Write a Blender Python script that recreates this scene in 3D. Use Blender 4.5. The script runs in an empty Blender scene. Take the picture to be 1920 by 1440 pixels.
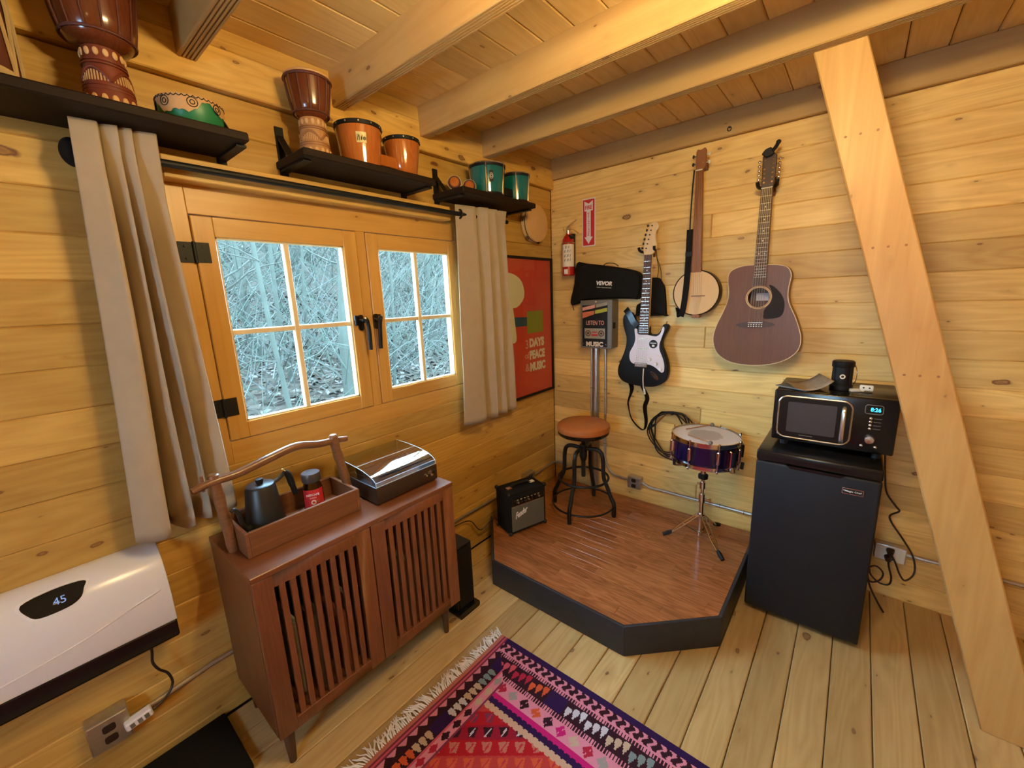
import bpy, bmesh, math, random
from mathutils import Vector, Matrix, noise as mnoise

random.seed(7)
S = bpy.context.scene
COL = S.collection
PI = math.pi

# ------------------------------------------------------------------ camera
cam_d = bpy.data.cameras.new('camera')
cam = bpy.data.objects.new('camera', cam_d)
COL.objects.link(cam)
cam_d.sensor_fit = 'HORIZONTAL'
cam_d.sensor_width = 36.0
cam_d.lens = 774.85 / 1920 * 36.0
cam_d.clip_start = 0.02
cam_d.clip_end = 300
_r = Vector((0.771356, 0.635229, -0.038643))
_u = Vector((-0.101229, 0.182417, 0.977996))
_b = Vector((0.628301, -0.750471, 0.205013))
cam.matrix_world = Matrix(((_r.x, _u.x, _b.x, 1.7985), (_r.y, _u.y, _b.y, -2.663), (_r.z, _u.z, _b.z, 1.6), (0, 0, 0, 1)))
S.camera = cam

# ------------------------------------------------------------------ world, exposure
W = bpy.data.worlds.new('sky')
S.world = W
W.use_nodes = True
_bg = W.node_tree.nodes['Background']
_bg.inputs['Color'].default_value = (0.45, 0.74, 1.04, 1)
_bg.inputs['Strength'].default_value = 40.0
S.view_settings.view_transform = 'Standard'
S.view_settings.look = 'None'
S.view_settings.exposure = 0.0
S.view_settings.gamma = 1.0
S.view_settings.use_curve_mapping = False
S.cycles.use_denoising = True
S.cycles.use_light_tree = False
S.cycles.max_bounces = 8
S.cycles.diffuse_bounces = 4
S.cycles.adaptive_threshold = 0.02
S.cycles.transparent_max_bounces = 24
S.cycles.sample_clamp_indirect = 6.0
BULB_POWER = 450.0                       # emission of the three bulbs of the ceiling light
BULB_COLOR = (1.0, 0.75, 0.33)
FILL_GLOBE_POWER = 14.0                      # emission of the added fill globe, out of view

# ------------------------------------------------------------------ materials
def nt(name):
    m = bpy.data.materials.new(name)
    m.use_nodes = True
    t = m.node_tree
    return m, t, t.nodes['Principled BSDF']

def lk(t, a, b):
    t.links.new(a, b)

def nd(t, kind, **kw):
    n = t.nodes.new(kind)
    for k, v in kw.items():
        if k.startswith('_'):
            n.inputs[k[1:]].default_value = v
        else:
            setattr(n, k, v)
    return n

def math_n(t, op, a, b=None, clamp=False):
    n = t.nodes.new('ShaderNodeMath')
    n.operation = op
    n.use_clamp = clamp
    for i, x in enumerate((a, b)):
        if x is None:
            continue
        if isinstance(x, (int, float)):
            n.inputs[i].default_value = x
        else:
            lk(t, x, n.inputs[i])
    return n.outputs[0]

def mix_c(t, fac, a, b, mode='MIX'):
    n = t.nodes.new('ShaderNodeMix')
    n.data_type = 'RGBA'
    n.blend_type = mode
    for sock, x in ((n.inputs[0], fac), (n.inputs[6], a), (n.inputs[7], b)):
        if isinstance(x, (int, float)):
            sock.default_value = x
        elif isinstance(x, tuple):
            sock.default_value = (x[0], x[1], x[2], 1)
        else:
            lk(t, x, sock)
    return n.outputs[2]

def ramp(t, fac, stops):
    n = t.nodes.new('ShaderNodeValToRGB')
    e = n.color_ramp.elements
    while len(e) < len(stops):
        e.new(0.5)
    for el, (p, c) in zip(e, stops):
        el.position = p
        el.color = (c[0], c[1], c[2], 1) if isinstance(c, tuple) else (c, c, c, 1)
    lk(t, fac, n.inputs[0])
    return n.outputs[0]

def flat(name, col, rough=0.5, metal=0.0, spec=0.5, var=0.12, scale=30.0, bump=0.0, coat=0.0, bscale=None):
    """plain surface with a little procedural mottling"""
    m, t, p = nt(name)
    tc = nd(t, 'ShaderNodeTexCoord')
    no = nd(t, 'ShaderNodeTexNoise', _Scale=scale, _Detail=4.0)
    lk(t, tc.outputs['Object'], no.inputs['Vector'])
    lo = tuple(c * (1 - var) for c in col)
    hi = tuple(min(1, c * (1 + var)) for c in col)
    lk(t, mix_c(t, no.outputs['Fac'], lo, hi), p.inputs['Base Color'])
    p.inputs['Roughness'].default_value = rough
    p.inputs['Metallic'].default_value = metal
    p.inputs['Specular IOR Level'].default_value = spec
    p.inputs['Coat Weight'].default_value = coat
    p.inputs['Coat Roughness'].default_value = 0.08
    if bump:
        n2 = nd(t, 'ShaderNodeTexNoise', _Scale=bscale or scale * 6, _Detail=3.0)
        lk(t, tc.outputs['Object'], n2.inputs['Vector'])
        b = nd(t, 'ShaderNodeBump', _Strength=bump, _Distance=0.002)
        lk(t, n2.outputs['Fac'], b.inputs['Height'])
        lk(t, b.outputs['Normal'], p.inputs['Normal'])
    return m

def wood(name, axis, light, dark, knot=None, rough=0.45, cross=22.0, along=0.9, rings=5.0, knots=0.85,
         coat=0.0, rnd_amt=0.22, grain=0.75, bump=0.12, spec=0.4, kscale=1.0):
    """procedural timber: stretched noise contours for grain, voronoi knots, per-piece tone"""
    m, t, p = nt(name)
    geo = nd(t, 'ShaderNodeNewGeometry')
    oi = nd(t, 'ShaderNodeObjectInfo')
    rnd = oi.outputs['Random']
    cmb = nd(t, 'ShaderNodeCombineXYZ')
    for i, k in enumerate((37.1, 53.7, 71.3)):
        lk(t, math_n(t, 'MULTIPLY', rnd, k), cmb.inputs[i])
    add = nd(t, 'ShaderNodeVectorMath', operation='ADD')
    lk(t, geo.outputs['Position'], add.inputs[0])
    lk(t, cmb.outputs[0], add.inputs[1])
    pos = add.outputs[0]

    def mapped(a, c):
        v = [c, c, c]
        v['xyz'.index(axis)] = a
        n = nd(t, 'ShaderNodeVectorMath', operation='MULTIPLY')
        lk(t, pos, n.inputs[0])
        n.inputs[1].default_value = v
        return n.outputs[0]
    n1 = nd(t, 'ShaderNodeTexNoise', _Scale=1.0, _Detail=2.0, _Distortion=0.35)
    lk(t, mapped(along, cross * 0.42), n1.inputs['Vector'])
    rg = math_n(t, 'PINGPONG', math_n(t, 'MULTIPLY', n1.outputs['Fac'], rings * 2.0), 0.5)
    rg = math_n(t, 'MULTIPLY', rg, 2.0)
    n2 = nd(t, 'ShaderNodeTexNoise', _Scale=1.0, _Detail=4.0)
    lk(t, mapped(along * 3.0, cross * 6), n2.inputs['Vector'])
    g = math_n(t, 'ADD', math_n(t, 'MULTIPLY', rg, 0.45), math_n(t, 'MULTIPLY', n2.outputs['Fac'], 0.65))
    g = math_n(t, 'MULTIPLY', math_n(t, 'POWER', g, 1.3), grain, clamp=True)
    col = mix_c(t, g, light, dark)
    n3 = nd(t, 'ShaderNodeTexNoise', _Scale=1.0, _Detail=2.0)
    lk(t, mapped(along * 1.6, cross * 0.25), n3.inputs['Vector'])
    tone = math_n(t, 'ADD', math_n(t, 'MULTIPLY', math_n(t, 'SUBTRACT', rnd, 0.5), rnd_amt * 2),
                  math_n(t, 'MULTIPLY', math_n(t, 'SUBTRACT', n3.outputs['Fac'], 0.5), 0.35))
    tone = math_n(t, 'ADD', tone, 1.0)
    tv = nd(t, 'ShaderNodeCombineXYZ')
    lk(t, tone, tv.inputs[0])
    lk(t, math_n(t, 'POWER', tone, 1.08), tv.inputs[1])
    lk(t, math_n(t, 'POWER', tone, 1.22), tv.inputs[2])
    mul = nd(t, 'ShaderNodeVectorMath', operation='MULTIPLY')
    lk(t, col, mul.inputs[0])
    lk(t, tv.outputs[0], mul.inputs[1])
    col = mul.outputs[0]
    if knot:
        wob = nd(t, 'ShaderNodeTexNoise', _Scale=24.0, _Detail=3.0)
        lk(t, pos, wob.inputs['Vector'])
        for (fa, fc, lo, hi, prob, strength) in ((4.4, 9.0, 0.035, 0.13, knots * 0.75, 1.0), (9.5, 21.0, 0.05, 0.13, knots * 0.55, 0.85)):
            wv = nd(t, 'ShaderNodeVectorMath', operation='MULTIPLY_ADD')
            lk(t, wob.outputs['Color'], wv.inputs[0])
            wv.inputs[1].default_value = (0.16, 0.16, 0.16)
            lk(t, mapped(fa / kscale, fc / kscale), wv.inputs[2])
            vo = nd(t, 'ShaderNodeTexVoronoi', _Scale=1.0, _Randomness=1.0)
            lk(t, wv.outputs[0], vo.inputs['Vector'])
            sep = nd(t, 'ShaderNodeSeparateColor')
            lk(t, vo.outputs['Color'], sep.inputs[0])
            here = math_n(t, 'LESS_THAN', sep.outputs[0], prob)
            size = math_n(t, 'ADD', math_n(t, 'MULTIPLY', math_n(t, 'POWER', sep.outputs[1], 2.0), hi), lo)
            rel = math_n(t, 'DIVIDE', vo.outputs['Distance'], size)
            core = math_n(t, 'MULTIPLY', ramp(t, rel, [(0.0, 0.75), (0.45, 0.55), (0.72, 1.0), (1.0, 0.0)]), here)
            halo = math_n(t, 'MULTIPLY', ramp(t, math_n(t, 'MULTIPLY', rel, 0.30), [(0.0, 0.9), (0.4, 0.45), (1.0, 0.0)]), here)
            col = mix_c(t, math_n(t, 'MULTIPLY', halo, 0.6 * strength), col, tuple(c * 0.72 for c in dark))
            col = mix_c(t, math_n(t, 'MULTIPLY', core, strength), col, knot)
    lk(t, col, p.inputs['Base Color'])
    p.inputs['Roughness'].default_value = rough
    p.inputs['Specular IOR Level'].default_value = spec
    p.inputs['Coat Weight'].default_value = coat
    p.inputs['Coat Roughness'].default_value = 0.12
    if bump:
        b = nd(t, 'ShaderNodeBump', _Strength=bump, _Distance=0.0015)
        lk(t, g, b.inputs['Height'])
        lk(t, b.outputs['Normal'], p.inputs['Normal'])
    return m

def emit(name, col, strength):
    m, t, p = nt(name)
    p.inputs['Base Color'].default_value = (0.02, 0.02, 0.02, 1)
    p.inputs['Emission Color'].default_value = (col[0], col[1], col[2], 1)
    p.inputs['Emission Strength'].default_value = strength
    return m

def clear(name, tint=(1, 1, 1), gloss=0.06, rough=0.02, fres=True):
    """thin clear sheet: transparent with a fresnel gloss"""
    m, t, p = nt(name)
    t.nodes.remove(p)
    out = [n for n in t.nodes if n.type == 'OUTPUT_MATERIAL'][0]
    tr = nd(t, 'ShaderNodeBsdfTransparent')
    tr.inputs[0].default_value = (tint[0], tint[1], tint[2], 1)
    gl = nd(t, 'ShaderNodeBsdfGlossy')
    gl.inputs['Roughness'].default_value = rough
    mx = nd(t, 'ShaderNodeMixShader')
    if fres:
        lw = nd(t, 'ShaderNodeLayerWeight', _Blend=0.5)
        f = math_n(t, 'MULTIPLY', math_n(t, 'POWER', lw.outputs['Facing'], 4.0), 0.55)
        lk(t, math_n(t, 'ADD', f, gloss + 0.02, True), mx.inputs[0])
    else:
        mx.inputs[0].default_value = gloss
    lk(t, tr.outputs[0], mx.inputs[1])
    lk(t, gl.outputs[0], mx.inputs[2])
    lk(t, mx.outputs[0], out.inputs[0])
    return m

def vcol(name, rough=0.9, attr='tint', bump=0.3, scale=900.0):
    m, t, p = nt(name)
    a = nd(t, 'ShaderNodeAttribute', attribute_name=attr)
    tc = nd(t, 'ShaderNodeTexCoord')
    no = nd(t, 'ShaderNodeTexNoise', _Scale=scale, _Detail=2.0)
    lk(t, tc.outputs['Object'], no.inputs['Vector'])
    lk(t, mix_c(t, no.outputs['Fac'], mix_c(t, 0.45, a.outputs['Color'], (0, 0, 0)), a.outputs['Color']), p.inputs['Base Color'])
    p.inputs['Roughness'].default_value = rough
    p.inputs['Specular IOR Level'].default_value = 0.1
    b = nd(t, 'ShaderNodeBump', _Strength=bump, _Distance=0.002)
    lk(t, no.outputs['Fac'], b.inputs['Height'])
    lk(t, b.outputs['Normal'], p.inputs['Normal'])
    return m

PL, PD, PK = (0.83, 0.57, 0.20), (0.57, 0.30, 0.075), (0.15, 0.05, 0.018)
M = {}
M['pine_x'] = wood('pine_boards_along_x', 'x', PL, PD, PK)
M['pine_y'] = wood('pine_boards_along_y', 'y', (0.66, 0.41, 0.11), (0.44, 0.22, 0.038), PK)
M['ceil_y'] = wood('ceiling_planks', 'y', (0.86, 0.62, 0.27), (0.70, 0.45, 0.16), PK, knots=0.5, rnd_amt=0.13)
M['beam_x'] = wood('beam_timber', 'x', (0.60, 0.385, 0.15), (0.50, 0.29, 0.095), PK, knots=0.5, rings=3)
M['floor_y'] = wood('floor_planks', 'y', (0.54, 0.375, 0.165), (0.38, 0.22, 0.07), (0.13, 0.055, 0.022), rough=0.34, coat=0.12, knots=0.95, kscale=1.15)
M['post'] = wood('post_timber', 'z', (0.66, 0.40, 0.14), (0.52, 0.26, 0.065), PK, knots=0.4, rings=3)
M['sash_y'] = wood('sash_rail_timber', 'y', (0.60, 0.335, 0.085), (0.46, 0.22, 0.042), PK, knots=0.25, rings=3, rough=0.35, rnd_amt=0.06)
M['sash_z'] = wood('sash_stile_timber', 'z', (0.60, 0.335, 0.085), (0.46, 0.22, 0.042), PK, knots=0.25, rings=3, rough=0.35, rnd_amt=0.06)
M['muntin'] = wood('muntin_timber', 'z', (0.74, 0.60, 0.36), (0.62, 0.46, 0.24), None, rings=2)
M['stage_x'] = wood('stage_laminate', 'x', (0.40, 0.15, 0.050), (0.15, 0.04, 0.012), None, rough=0.2, coat=0.4, along=2.2, cross=40, rings=4, rnd_amt=0.12, grain=0.95, bump=0.03)
M['walnut_y'] = wood('walnut_veneer_along_y', 'y', (0.22, 0.080, 0.034), (0.115, 0.036, 0.015), None, rough=0.3, cross=60, along=1.5, rnd_amt=0.05, bump=0.03, coat=0.1)
M['walnut_z'] = wood('walnut_veneer_along_z', 'z', (0.22, 0.080, 0.034), (0.115, 0.036, 0.015), None, rough=0.35, cross=60, along=1.5, rnd_amt=0.08, bump=0.03)
M['tray'] = wood('tray_wood', 'y', (0.22, 0.085, 0.035), (0.11, 0.038, 0.016), None, rough=0.4, cross=50, rnd_amt=0.1)
M['branch'] = wood('branch_wood', 'y', (0.24, 0.11, 0.05), (0.11, 0.045, 0.02), None, rough=0.3, cross=60, coat=0.2, rnd_amt=0.06)
M['shelf'] = wood('dark_shelf_wood', 'y', (0.022, 0.012, 0.008), (0.009, 0.005, 0.004), None, rough=0.6, cross=60, rnd_amt=0.05, spec=0.15)
M['mahog'] = wood('guitar_mahogany', 'z', (0.165, 0.064, 0.026), (0.10, 0.036, 0.016), None, rough=0.36, cross=90, rnd_amt=0.02, bump=0.02)
M['neckw'] = wood('neck_wood', 'z', (0.17, 0.06, 0.028), (0.10, 0.034, 0.016), None, rough=0.4, cross=90, rnd_amt=0.04, bump=0.02)
M['maple'] = wood('pale_maple', 'z', (0.78, 0.56, 0.30), (0.66, 0.44, 0.20), None, rough=0.35, cross=60, rings=2, rnd_amt=0.03, bump=0.02)
M['rosew'] = wood('fretboard_rosewood', 'z', (0.085, 0.04, 0.025), (0.04, 0.02, 0.013), None, rough=0.45, cross=90, rnd_amt=0.02, bump=0.02)
M['banjow'] = wood('banjo_neck_mahogany', 'z', (0.30, 0.115, 0.04), (0.20, 0.07, 0.025), None, rough=0.4, cross=80, rnd_amt=0.02, bump=0.02)
M['drumw'] = wood('drum_shell_mahogany', 'z', (0.15, 0.034, 0.011), (0.065, 0.014, 0.005), None, rough=0.2, coat=0.45, cross=50, rnd_amt=0.05, bump=0.0)
M['carve'] = wood('carved_drum_foot', 'z', (0.50, 0.27, 0.11), (0.34, 0.16, 0.06), None, rough=0.55, cross=40, rnd_amt=0.08)
M['bongow'] = wood('bongo_orange_wood', 'z', (0.46, 0.135, 0.022), (0.28, 0.068, 0.011), None, rough=0.14, coat=0.8, cross=50, rnd_amt=0.05, bump=0.0)
M['dark'] = flat('dark_gap', (0.03, 0.018, 0.01), 0.9)
M['black'] = flat('black_paint', (0.009, 0.009, 0.010), 0.5, spec=0.25)
M['blackgloss'] = flat('black_gloss_plastic', (0.007, 0.007, 0.008), 0.2, spec=0.4)
M['blackmatte'] = flat('black_fabric', (0.012, 0.011, 0.011), 0.95, spec=0.1, bump=0.4, scale=200)
M['fridge'] = flat('fridge_textured_black', (0.009, 0.009, 0.012), 0.5, spec=0.3, bump=0.25, scale=300, bscale=700)
M['iron'] = flat('dark_iron', (0.022, 0.020, 0.019), 0.42, 0.6)
M['chrome'] = flat('chrome', (0.75, 0.75, 0.76), 0.12, 1.0, var=0.05)
M['steel'] = flat('galvanised_steel', (0.52, 0.51, 0.48), 0.36, 0.9, var=0.2, scale=60)
M['boxgrey'] = flat('grey_painted_steel', (0.17, 0.16, 0.14), 0.5, 0.2)
M['white'] = flat('white_plastic', (0.80, 0.80, 0.82), 0.35, var=0.02)
M['offwhite'] = flat('off_white_plastic', (0.70, 0.68, 0.62), 0.45, var=0.05)
M['cream'] = flat('cream_print', (0.78, 0.70, 0.55), 0.6, var=0.05)
M['red'] = flat('red_enamel', (0.42, 0.012, 0.012), 0.25, coat=0.4)
M['redprint'] = flat('red_print', (0.55, 0.02, 0.025), 0.5, var=0.05)
M['whiteprint'] = flat('white_print', (0.78, 0.76, 0.74), 0.5, var=0.03)
M['curtain'] = flat('beige_curtain_cloth', (0.40, 0.31, 0.215), 0.85, spec=0.15, var=0.08, scale=18, bump=0.25, bscale=900)
M['grommet'] = flat('dark_grommet', (0.03, 0.027, 0.026), 0.3, 0.7)
M['leather'] = flat('tan_leather', (0.40, 0.12, 0.03), 0.32, var=0.18, scale=40, bump=0.12, bscale=250)
M['heater'] = flat('heater_white_gloss', (0.78, 0.78, 0.80), 0.22, var=0.015)
M['glass'] = clear('window_glass', (0.97, 1.0, 1.0), 0.0)
M['lid'] = clear('acrylic_dust_cover', (0.74, 0.84, 0.90), 0.46, 0.07)
M['jar'] = clear('jar_glass', (0.55, 0.38, 0.26), 0.05)
M['coffee'] = flat('coffee_granules', (0.05, 0.022, 0.01), 0.8)
M['string'] = flat('steel_string', (0.55, 0.5, 0.42), 0.3, 1.0)
M['fret'] = flat('fret_wire', (0.62, 0.60, 0.55), 0.25, 1.0)
M['pearl'] = flat('pearl_dot', (0.8, 0.78, 0.72), 0.3)
M['stratblack'] = flat('guitar_black_lacquer', (0.010, 0.010, 0.011), 0.4, spec=0.15)
M['pickguard'] = flat('white_pickguard', (0.74, 0.66, 0.70), 0.3, var=0.02)
M['guard_dark'] = flat('dark_pickguard', (0.022, 0.013, 0.010), 0.5, spec=0.15)
M['drumskin'] = flat('worn_drum_skin', (0.66, 0.63, 0.62), 0.55, var=0.05)
M['hide'] = flat('tan_hide', (0.55, 0.33, 0.15), 0.6, var=0.2, scale=25)
M['banjoskin'] = flat('amber_banjo_skin', (0.66, 0.40, 0.16), 0.45, var=0.06, scale=12)
M['snareblue'] = flat('deep_blue_shell', (0.004, 0.003, 0.026), 0.15, coat=0.4)
M['teal'] = flat('teal_lacquer', (0.004, 0.13, 0.135), 0.14, coat=0.7)
M['green'] = flat('green_paint', (0.008, 0.17, 0.075), 0.4)
M['ampcloth'] = flat('grey_grille_cloth', (0.105, 0.10, 0.075), 0.8, bump=0.5, scale=400)
M['stageblack'] = flat('stage_black_paint', (0.018, 0.019, 0.024), 0.5, var=0.4, scale=25)
M['shade_leaf'] = flat('forest_floor_leaves', (0.041, 0.035, 0.027), 0.95, spec=0.0, var=0.6, scale=5)
M['bark'] = flat('grey_bark', (0.038, 0.040, 0.031), 0.95, spec=0.0, var=0.25, scale=6)
M['twig'] = flat('bare_twigs', (0.042, 0.042, 0.033), 0.9, spec=0.0, var=0.3, scale=3)
M['paper'] = flat('printed_paper', (0.28, 0.22, 0.16), 0.5, var=0.5, scale=40)
M['yellow'] = flat('yellow_print', (0.42, 0.42, 0.03), 0.5)
M['orange'] = flat('orange_print', (0.62, 0.16, 0.06), 0.5)
M['greyprint'] = flat('grey_print', (0.32, 0.30, 0.22), 0.5)
M['pinkprint'] = flat('salmon_print', (0.70, 0.34, 0.28), 0.5)
M['posterred'] = flat('poster_red', (0.60, 0.060, 0.040), 0.6, var=0.06, scale=4)
M['blueprint'] = flat('blue_print', (0.035, 0.09, 0.16), 0.6)
M['greenprint'] = flat('olive_green_print', (0.24, 0.27, 0.03), 0.6)
M['fringe'] = flat('fringe_wool', (0.74, 0.68, 0.62), 0.95, var=0.2)
M['rope'] = flat('pale_rope', (0.50, 0.36, 0.20), 0.9, var=0.25)
M['burg'] = flat('burgundy_hide', (0.10, 0.025, 0.015), 0.6, var=0.3)
M['rug'] = vcol('woven_rug_wool')
M['display'] = emit('clock_digits_cyan', (0.05, 0.65, 1.0), 2.2)
M['display_w'] = emit('heater_digits', (0.35, 0.55, 1.0), 0.6)
M['bulb'] = emit('bulb_glow', BULB_COLOR, BULB_POWER)
M['globe'] = emit('fill_globe_glow', BULB_COLOR, FILL_GLOBE_POWER)
M['cord'] = flat('dark_brown_cord', (0.02, 0.010, 0.008), 0.45)
M['record'] = flat('record_spines', (0.20, 0.16, 0.12), 0.6, var=0.7, scale=60)
M['silver'] = flat('silver_trim', (0.66, 0.64, 0.60), 0.25, 0.9, var=0.04)

M['foot_red'] = flat('red_stained_foot', (0.16, 0.03, 0.012), 0.5, var=0.3)
M['carve_pale'] = flat('pale_carving', (0.62, 0.38, 0.18), 0.6, var=0.15)
M['carve_dark'] = flat('brown_carving', (0.30, 0.13, 0.05), 0.6, var=0.2)
M['boxdark'] = flat('dark_grey_lid', (0.05, 0.045, 0.05), 0.35)
M['mwglass'] = flat('microwave_window_mesh', (0.040, 0.030, 0.026), 0.35)
M['plinth'] = flat('dark_brown_plinth', (0.035, 0.018, 0.012), 0.4)
M['lidedge'] = flat('acrylic_edge', (0.55, 0.68, 0.72), 0.15)

# ------------------------------------------------------------------ mesh builder
ORG = {}

def frame_of(d):
    d = d.normalized()
    a = Vector((0, 0, 1)) if abs(d.z) < 0.9 else Vector((1, 0, 0))
    s = d.cross(a).normalized()
    return s, s.cross(d).normalized()

class MB:
    def __init__(self):
        self.v, self.f, self.m = [], [], []

    def add(self, vs, fs, mi=0):
        b = len(self.v)
        self.v += [Vector(x) for x in vs]
        self.f += [tuple(i + b for i in f) for f in fs]
        self.m += [mi] * len(fs)
        return self

    def box(self, lo, hi, mi=0, T=None):
        x0, y0, z0 = lo
        x1, y1, z1 = hi
        vs = [Vector(q) for q in ((x0, y0, z0), (x1, y0, z0), (x1, y1, z0), (x0, y1, z0), (x0, y0, z1), (x1, y0, z1), (x1, y1, z1), (x0, y1, z1))]
        if T is not None:
            vs = [T @ q for q in vs]
        return self.add(vs, [(0, 3, 2, 1), (4, 5, 6, 7), (0, 1, 5, 4), (1, 2, 6, 5), (2, 3, 7, 6), (3, 0, 4, 7)], mi)

    def cyl(self, p0, p1, r0, r1=None, n=16, mi=0, cap=True):
        p0, p1 = Vector(p0), Vector(p1)
        r1 = r0 if r1 is None else r1
        s, u = frame_of(p1 - p0)
        vs = []
        for p, r in ((p0, r0), (p1, r1)):
            for i in range(n):
                a = 2 * PI * i / n
                vs.append(p + s * (math.cos(a) * r) + u * (math.sin(a) * r))
        fs = [(i, (i + 1) % n, n + (i + 1) % n, n + i) for i in range(n)]
        if cap:
            fs += [tuple(range(n - 1, -1, -1)), tuple(range(n, 2 * n))]
        return self.add(vs, fs, mi)

    def tube(self, pts, r, n=8, closed=False, mi=0):
        pts = [Vector(p) for p in pts]
        k = len(pts)
        rs = r if isinstance(r, (list, tuple)) else [r] * k
        dirs = []
        for i in range(k):
            a = pts[(i - 1) % k] if (closed or i > 0) else pts[i]
            b = pts[(i + 1) % k] if (closed or i < k - 1) else pts[i]
            dirs.append((b - a).normalized())
        s, u = frame_of(dirs[0])
        vs = []
        for i in range(k):
            d = dirs[i]
            s = (s - d * s.dot(d))
            s = s.normalized() if s.length > 1e-6 else frame_of(d)[0]
            u = d.cross(s)
            for j in range(n):
                a = 2 * PI * j / n
                vs.append(pts[i] + s * (math.cos(a) * rs[i]) + u * (math.sin(a) * rs[i]))
        fs = []
        for i in range(k if closed else k - 1):
            i2 = (i + 1) % k
            for j in range(n):
                j2 = (j + 1) % n
                fs.append((i * n + j, i * n + j2, i2 * n + j2, i2 * n + j))
        if not closed:
            fs += [tuple(range(n - 1, -1, -1)), tuple(range((k - 1) * n, k * n))]
        return self.add(vs, fs, mi)

    def lathe(self, prof, n=32, T=None, mi=0, arc=2 * PI, cap=True):
        """profile of (radius, height); turned about z, then moved by T"""
        vs, k = [], len(prof)
        for r, z in prof:
            for i in range(n):
                a = arc * i / n
                q = Vector((max(r, 1e-5) * math.cos(a), max(r, 1e-5) * math.sin(a), z))
                vs.append(T @ q if T is not None else q)
        fs = []
        for i in range(k - 1):
            for j in range(n):
                j2 = (j + 1) % n
                fs.append((i * n + j, i * n + j2, (i + 1) * n + j2, (i + 1) * n + j))
        if cap:
            fs += [tuple(range(n - 1, -1, -1)), tuple(range((k - 1) * n, k * n))]
        return self.add(vs, fs, mi)

    def prism(self, poly, a, b, ax='y', mi=0, front=True, back=True):
        """outline in the two other axes, extruded from a to b along ax"""
        def pt(p, q, h):
            return {'y': (p, h, q), 'x': (h, p, q), 'z': (p, q, h)}[ax]
        n = len(poly)
        vs = [pt(p, q, a) for p, q in poly] + [pt(p, q, b) for p, q in poly]
        fs = [(i, (i + 1) % n, n + (i + 1) % n, n + i) for i in range(n)]
        if front:
            fs.append(tuple(range(n)))
        if back:
            fs.append(tuple(range(2 * n - 1, n - 1, -1)))
        return self.add(vs, fs, mi)

    def torus(self, c, axis, R, r, n=32, k=8, mi=0):
        s, u = frame_of(Vector(axis))
        c = Vector(c)
        return self.tube([c + s * (math.cos(2 * PI * i / n) * R) + u * (math.sin(2 * PI * i / n) * R) for i in range(n)], r, k, True, mi)

    def sphere(self, c, r, n=16, k=10, sc=(1, 1, 1), mi=0, T=None):
        prof = [(math.sin(PI * i / k) * r, -math.cos(PI * i / k) * r) for i in range(k + 1)]
        X = Matrix.Translation(Vector(c)) @ (T or Matrix()) @ Matrix.Diagonal((*sc, 1))
        return self.lathe(prof, n, X, mi, cap=False)

    def ribbon(self, pts, wv, w, t, mi=0):
        """strap: flat band along pts, width along wv"""
        pts = [Vector(p) for p in pts]
        k = len(pts)
        ws = wv if isinstance(wv, list) else [Vector(wv)] * k
        vs = []
        for i, p in enumerate(pts):
            d = (pts[min(i + 1, k - 1)] - pts[max(i - 1, 0)]).normalized()
            x = Vector(ws[i])
            x = (x - d * x.dot(d)).normalized()
            y = d.cross(x)
            for a, b in ((-1, -1), (1, -1), (1, 1), (-1, 1)):
                vs.append(p + x * (a * w / 2) + y * (b * t / 2))
        fs = []
        for i in range(k - 1):
            for j in range(4):
                fs.append((i * 4 + j, i * 4 + (j + 1) % 4, i * 4 + 4 + (j + 1) % 4, i * 4 + 4 + j))
        fs += [(3, 2, 1, 0), tuple(range(4 * k - 4, 4 * k))]
        return self.add(vs, fs, mi)

    def grid(self, fn, nu, nv, mi=0, cu=False):
        vs = [fn(i / (nu if not cu else nu), j / nv) for j in range(nv + 1) for i in range(nu + (0 if cu else 1))]
        w = nu if cu else nu + 1
        fs = []
        for j in range(nv):
            for i in range(nu):
                i2 = (i + 1) % w
                fs.append((j * w + i, j * w + i2, (j + 1) * w + i2, (j + 1) * w + i))
        return self.add(vs, fs, mi)

    def mesh(self, name, mats, off=Vector((0, 0, 0)), bevel=0.0, seg=1, smooth=True, ang=0.6):
        me = bpy.data.meshes.new(name)
        me.from_pydata([v - off for v in self.v], [], self.f)
        mats = mats if isinstance(mats, (list, tuple)) else [mats]
        for q in mats:
            me.materials.append(M[q])
        if any(self.m):
            me.polygons.foreach_set('material_index', self.m)
        bm = bmesh.new()
        bm.from_mesh(me)
        bmesh.ops.remove_doubles(bm, verts=bm.verts, dist=1e-6)
        bmesh.ops.recalc_face_normals(bm, faces=bm.faces)
        if bevel:
            es = [e for e in bm.edges if len(e.link_faces) == 2 and e.calc_face_angle(0) > 0.5]
            bmesh.ops.bevel(bm, geom=es, offset=bevel, segments=seg, affect='EDGES', profile=0.5, clamp_overlap=True)
        bm.to_mesh(me)
        bm.free()
        if smooth:
            me.polygons.foreach_set('use_smooth', [True] * len(me.polygons))
            me.set_sharp_from_angle(angle=ang)
        return me

    def build(self, name, mats, parent=None, loc=None, **kw):
        """one mesh object; vertices are written in world axes, stored relative to the thing's origin"""
        org = ORG[parent.name] if parent is not None else Vector(loc or (0, 0, 0))
        o = bpy.data.objects.new(name, self.mesh(name, mats, org, **kw))
        COL.objects.link(o)
        if parent is not None:
            o.parent = parent
        else:
            o.location = org
        ORG[o.name] = org
        return o

def tag(o, label=None, cat=None, group=None, kind=None):
    for k, v in (('label', label), ('category', cat), ('group', group), ('kind', kind)):
        if v:
            o[k] = v
    return o

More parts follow.
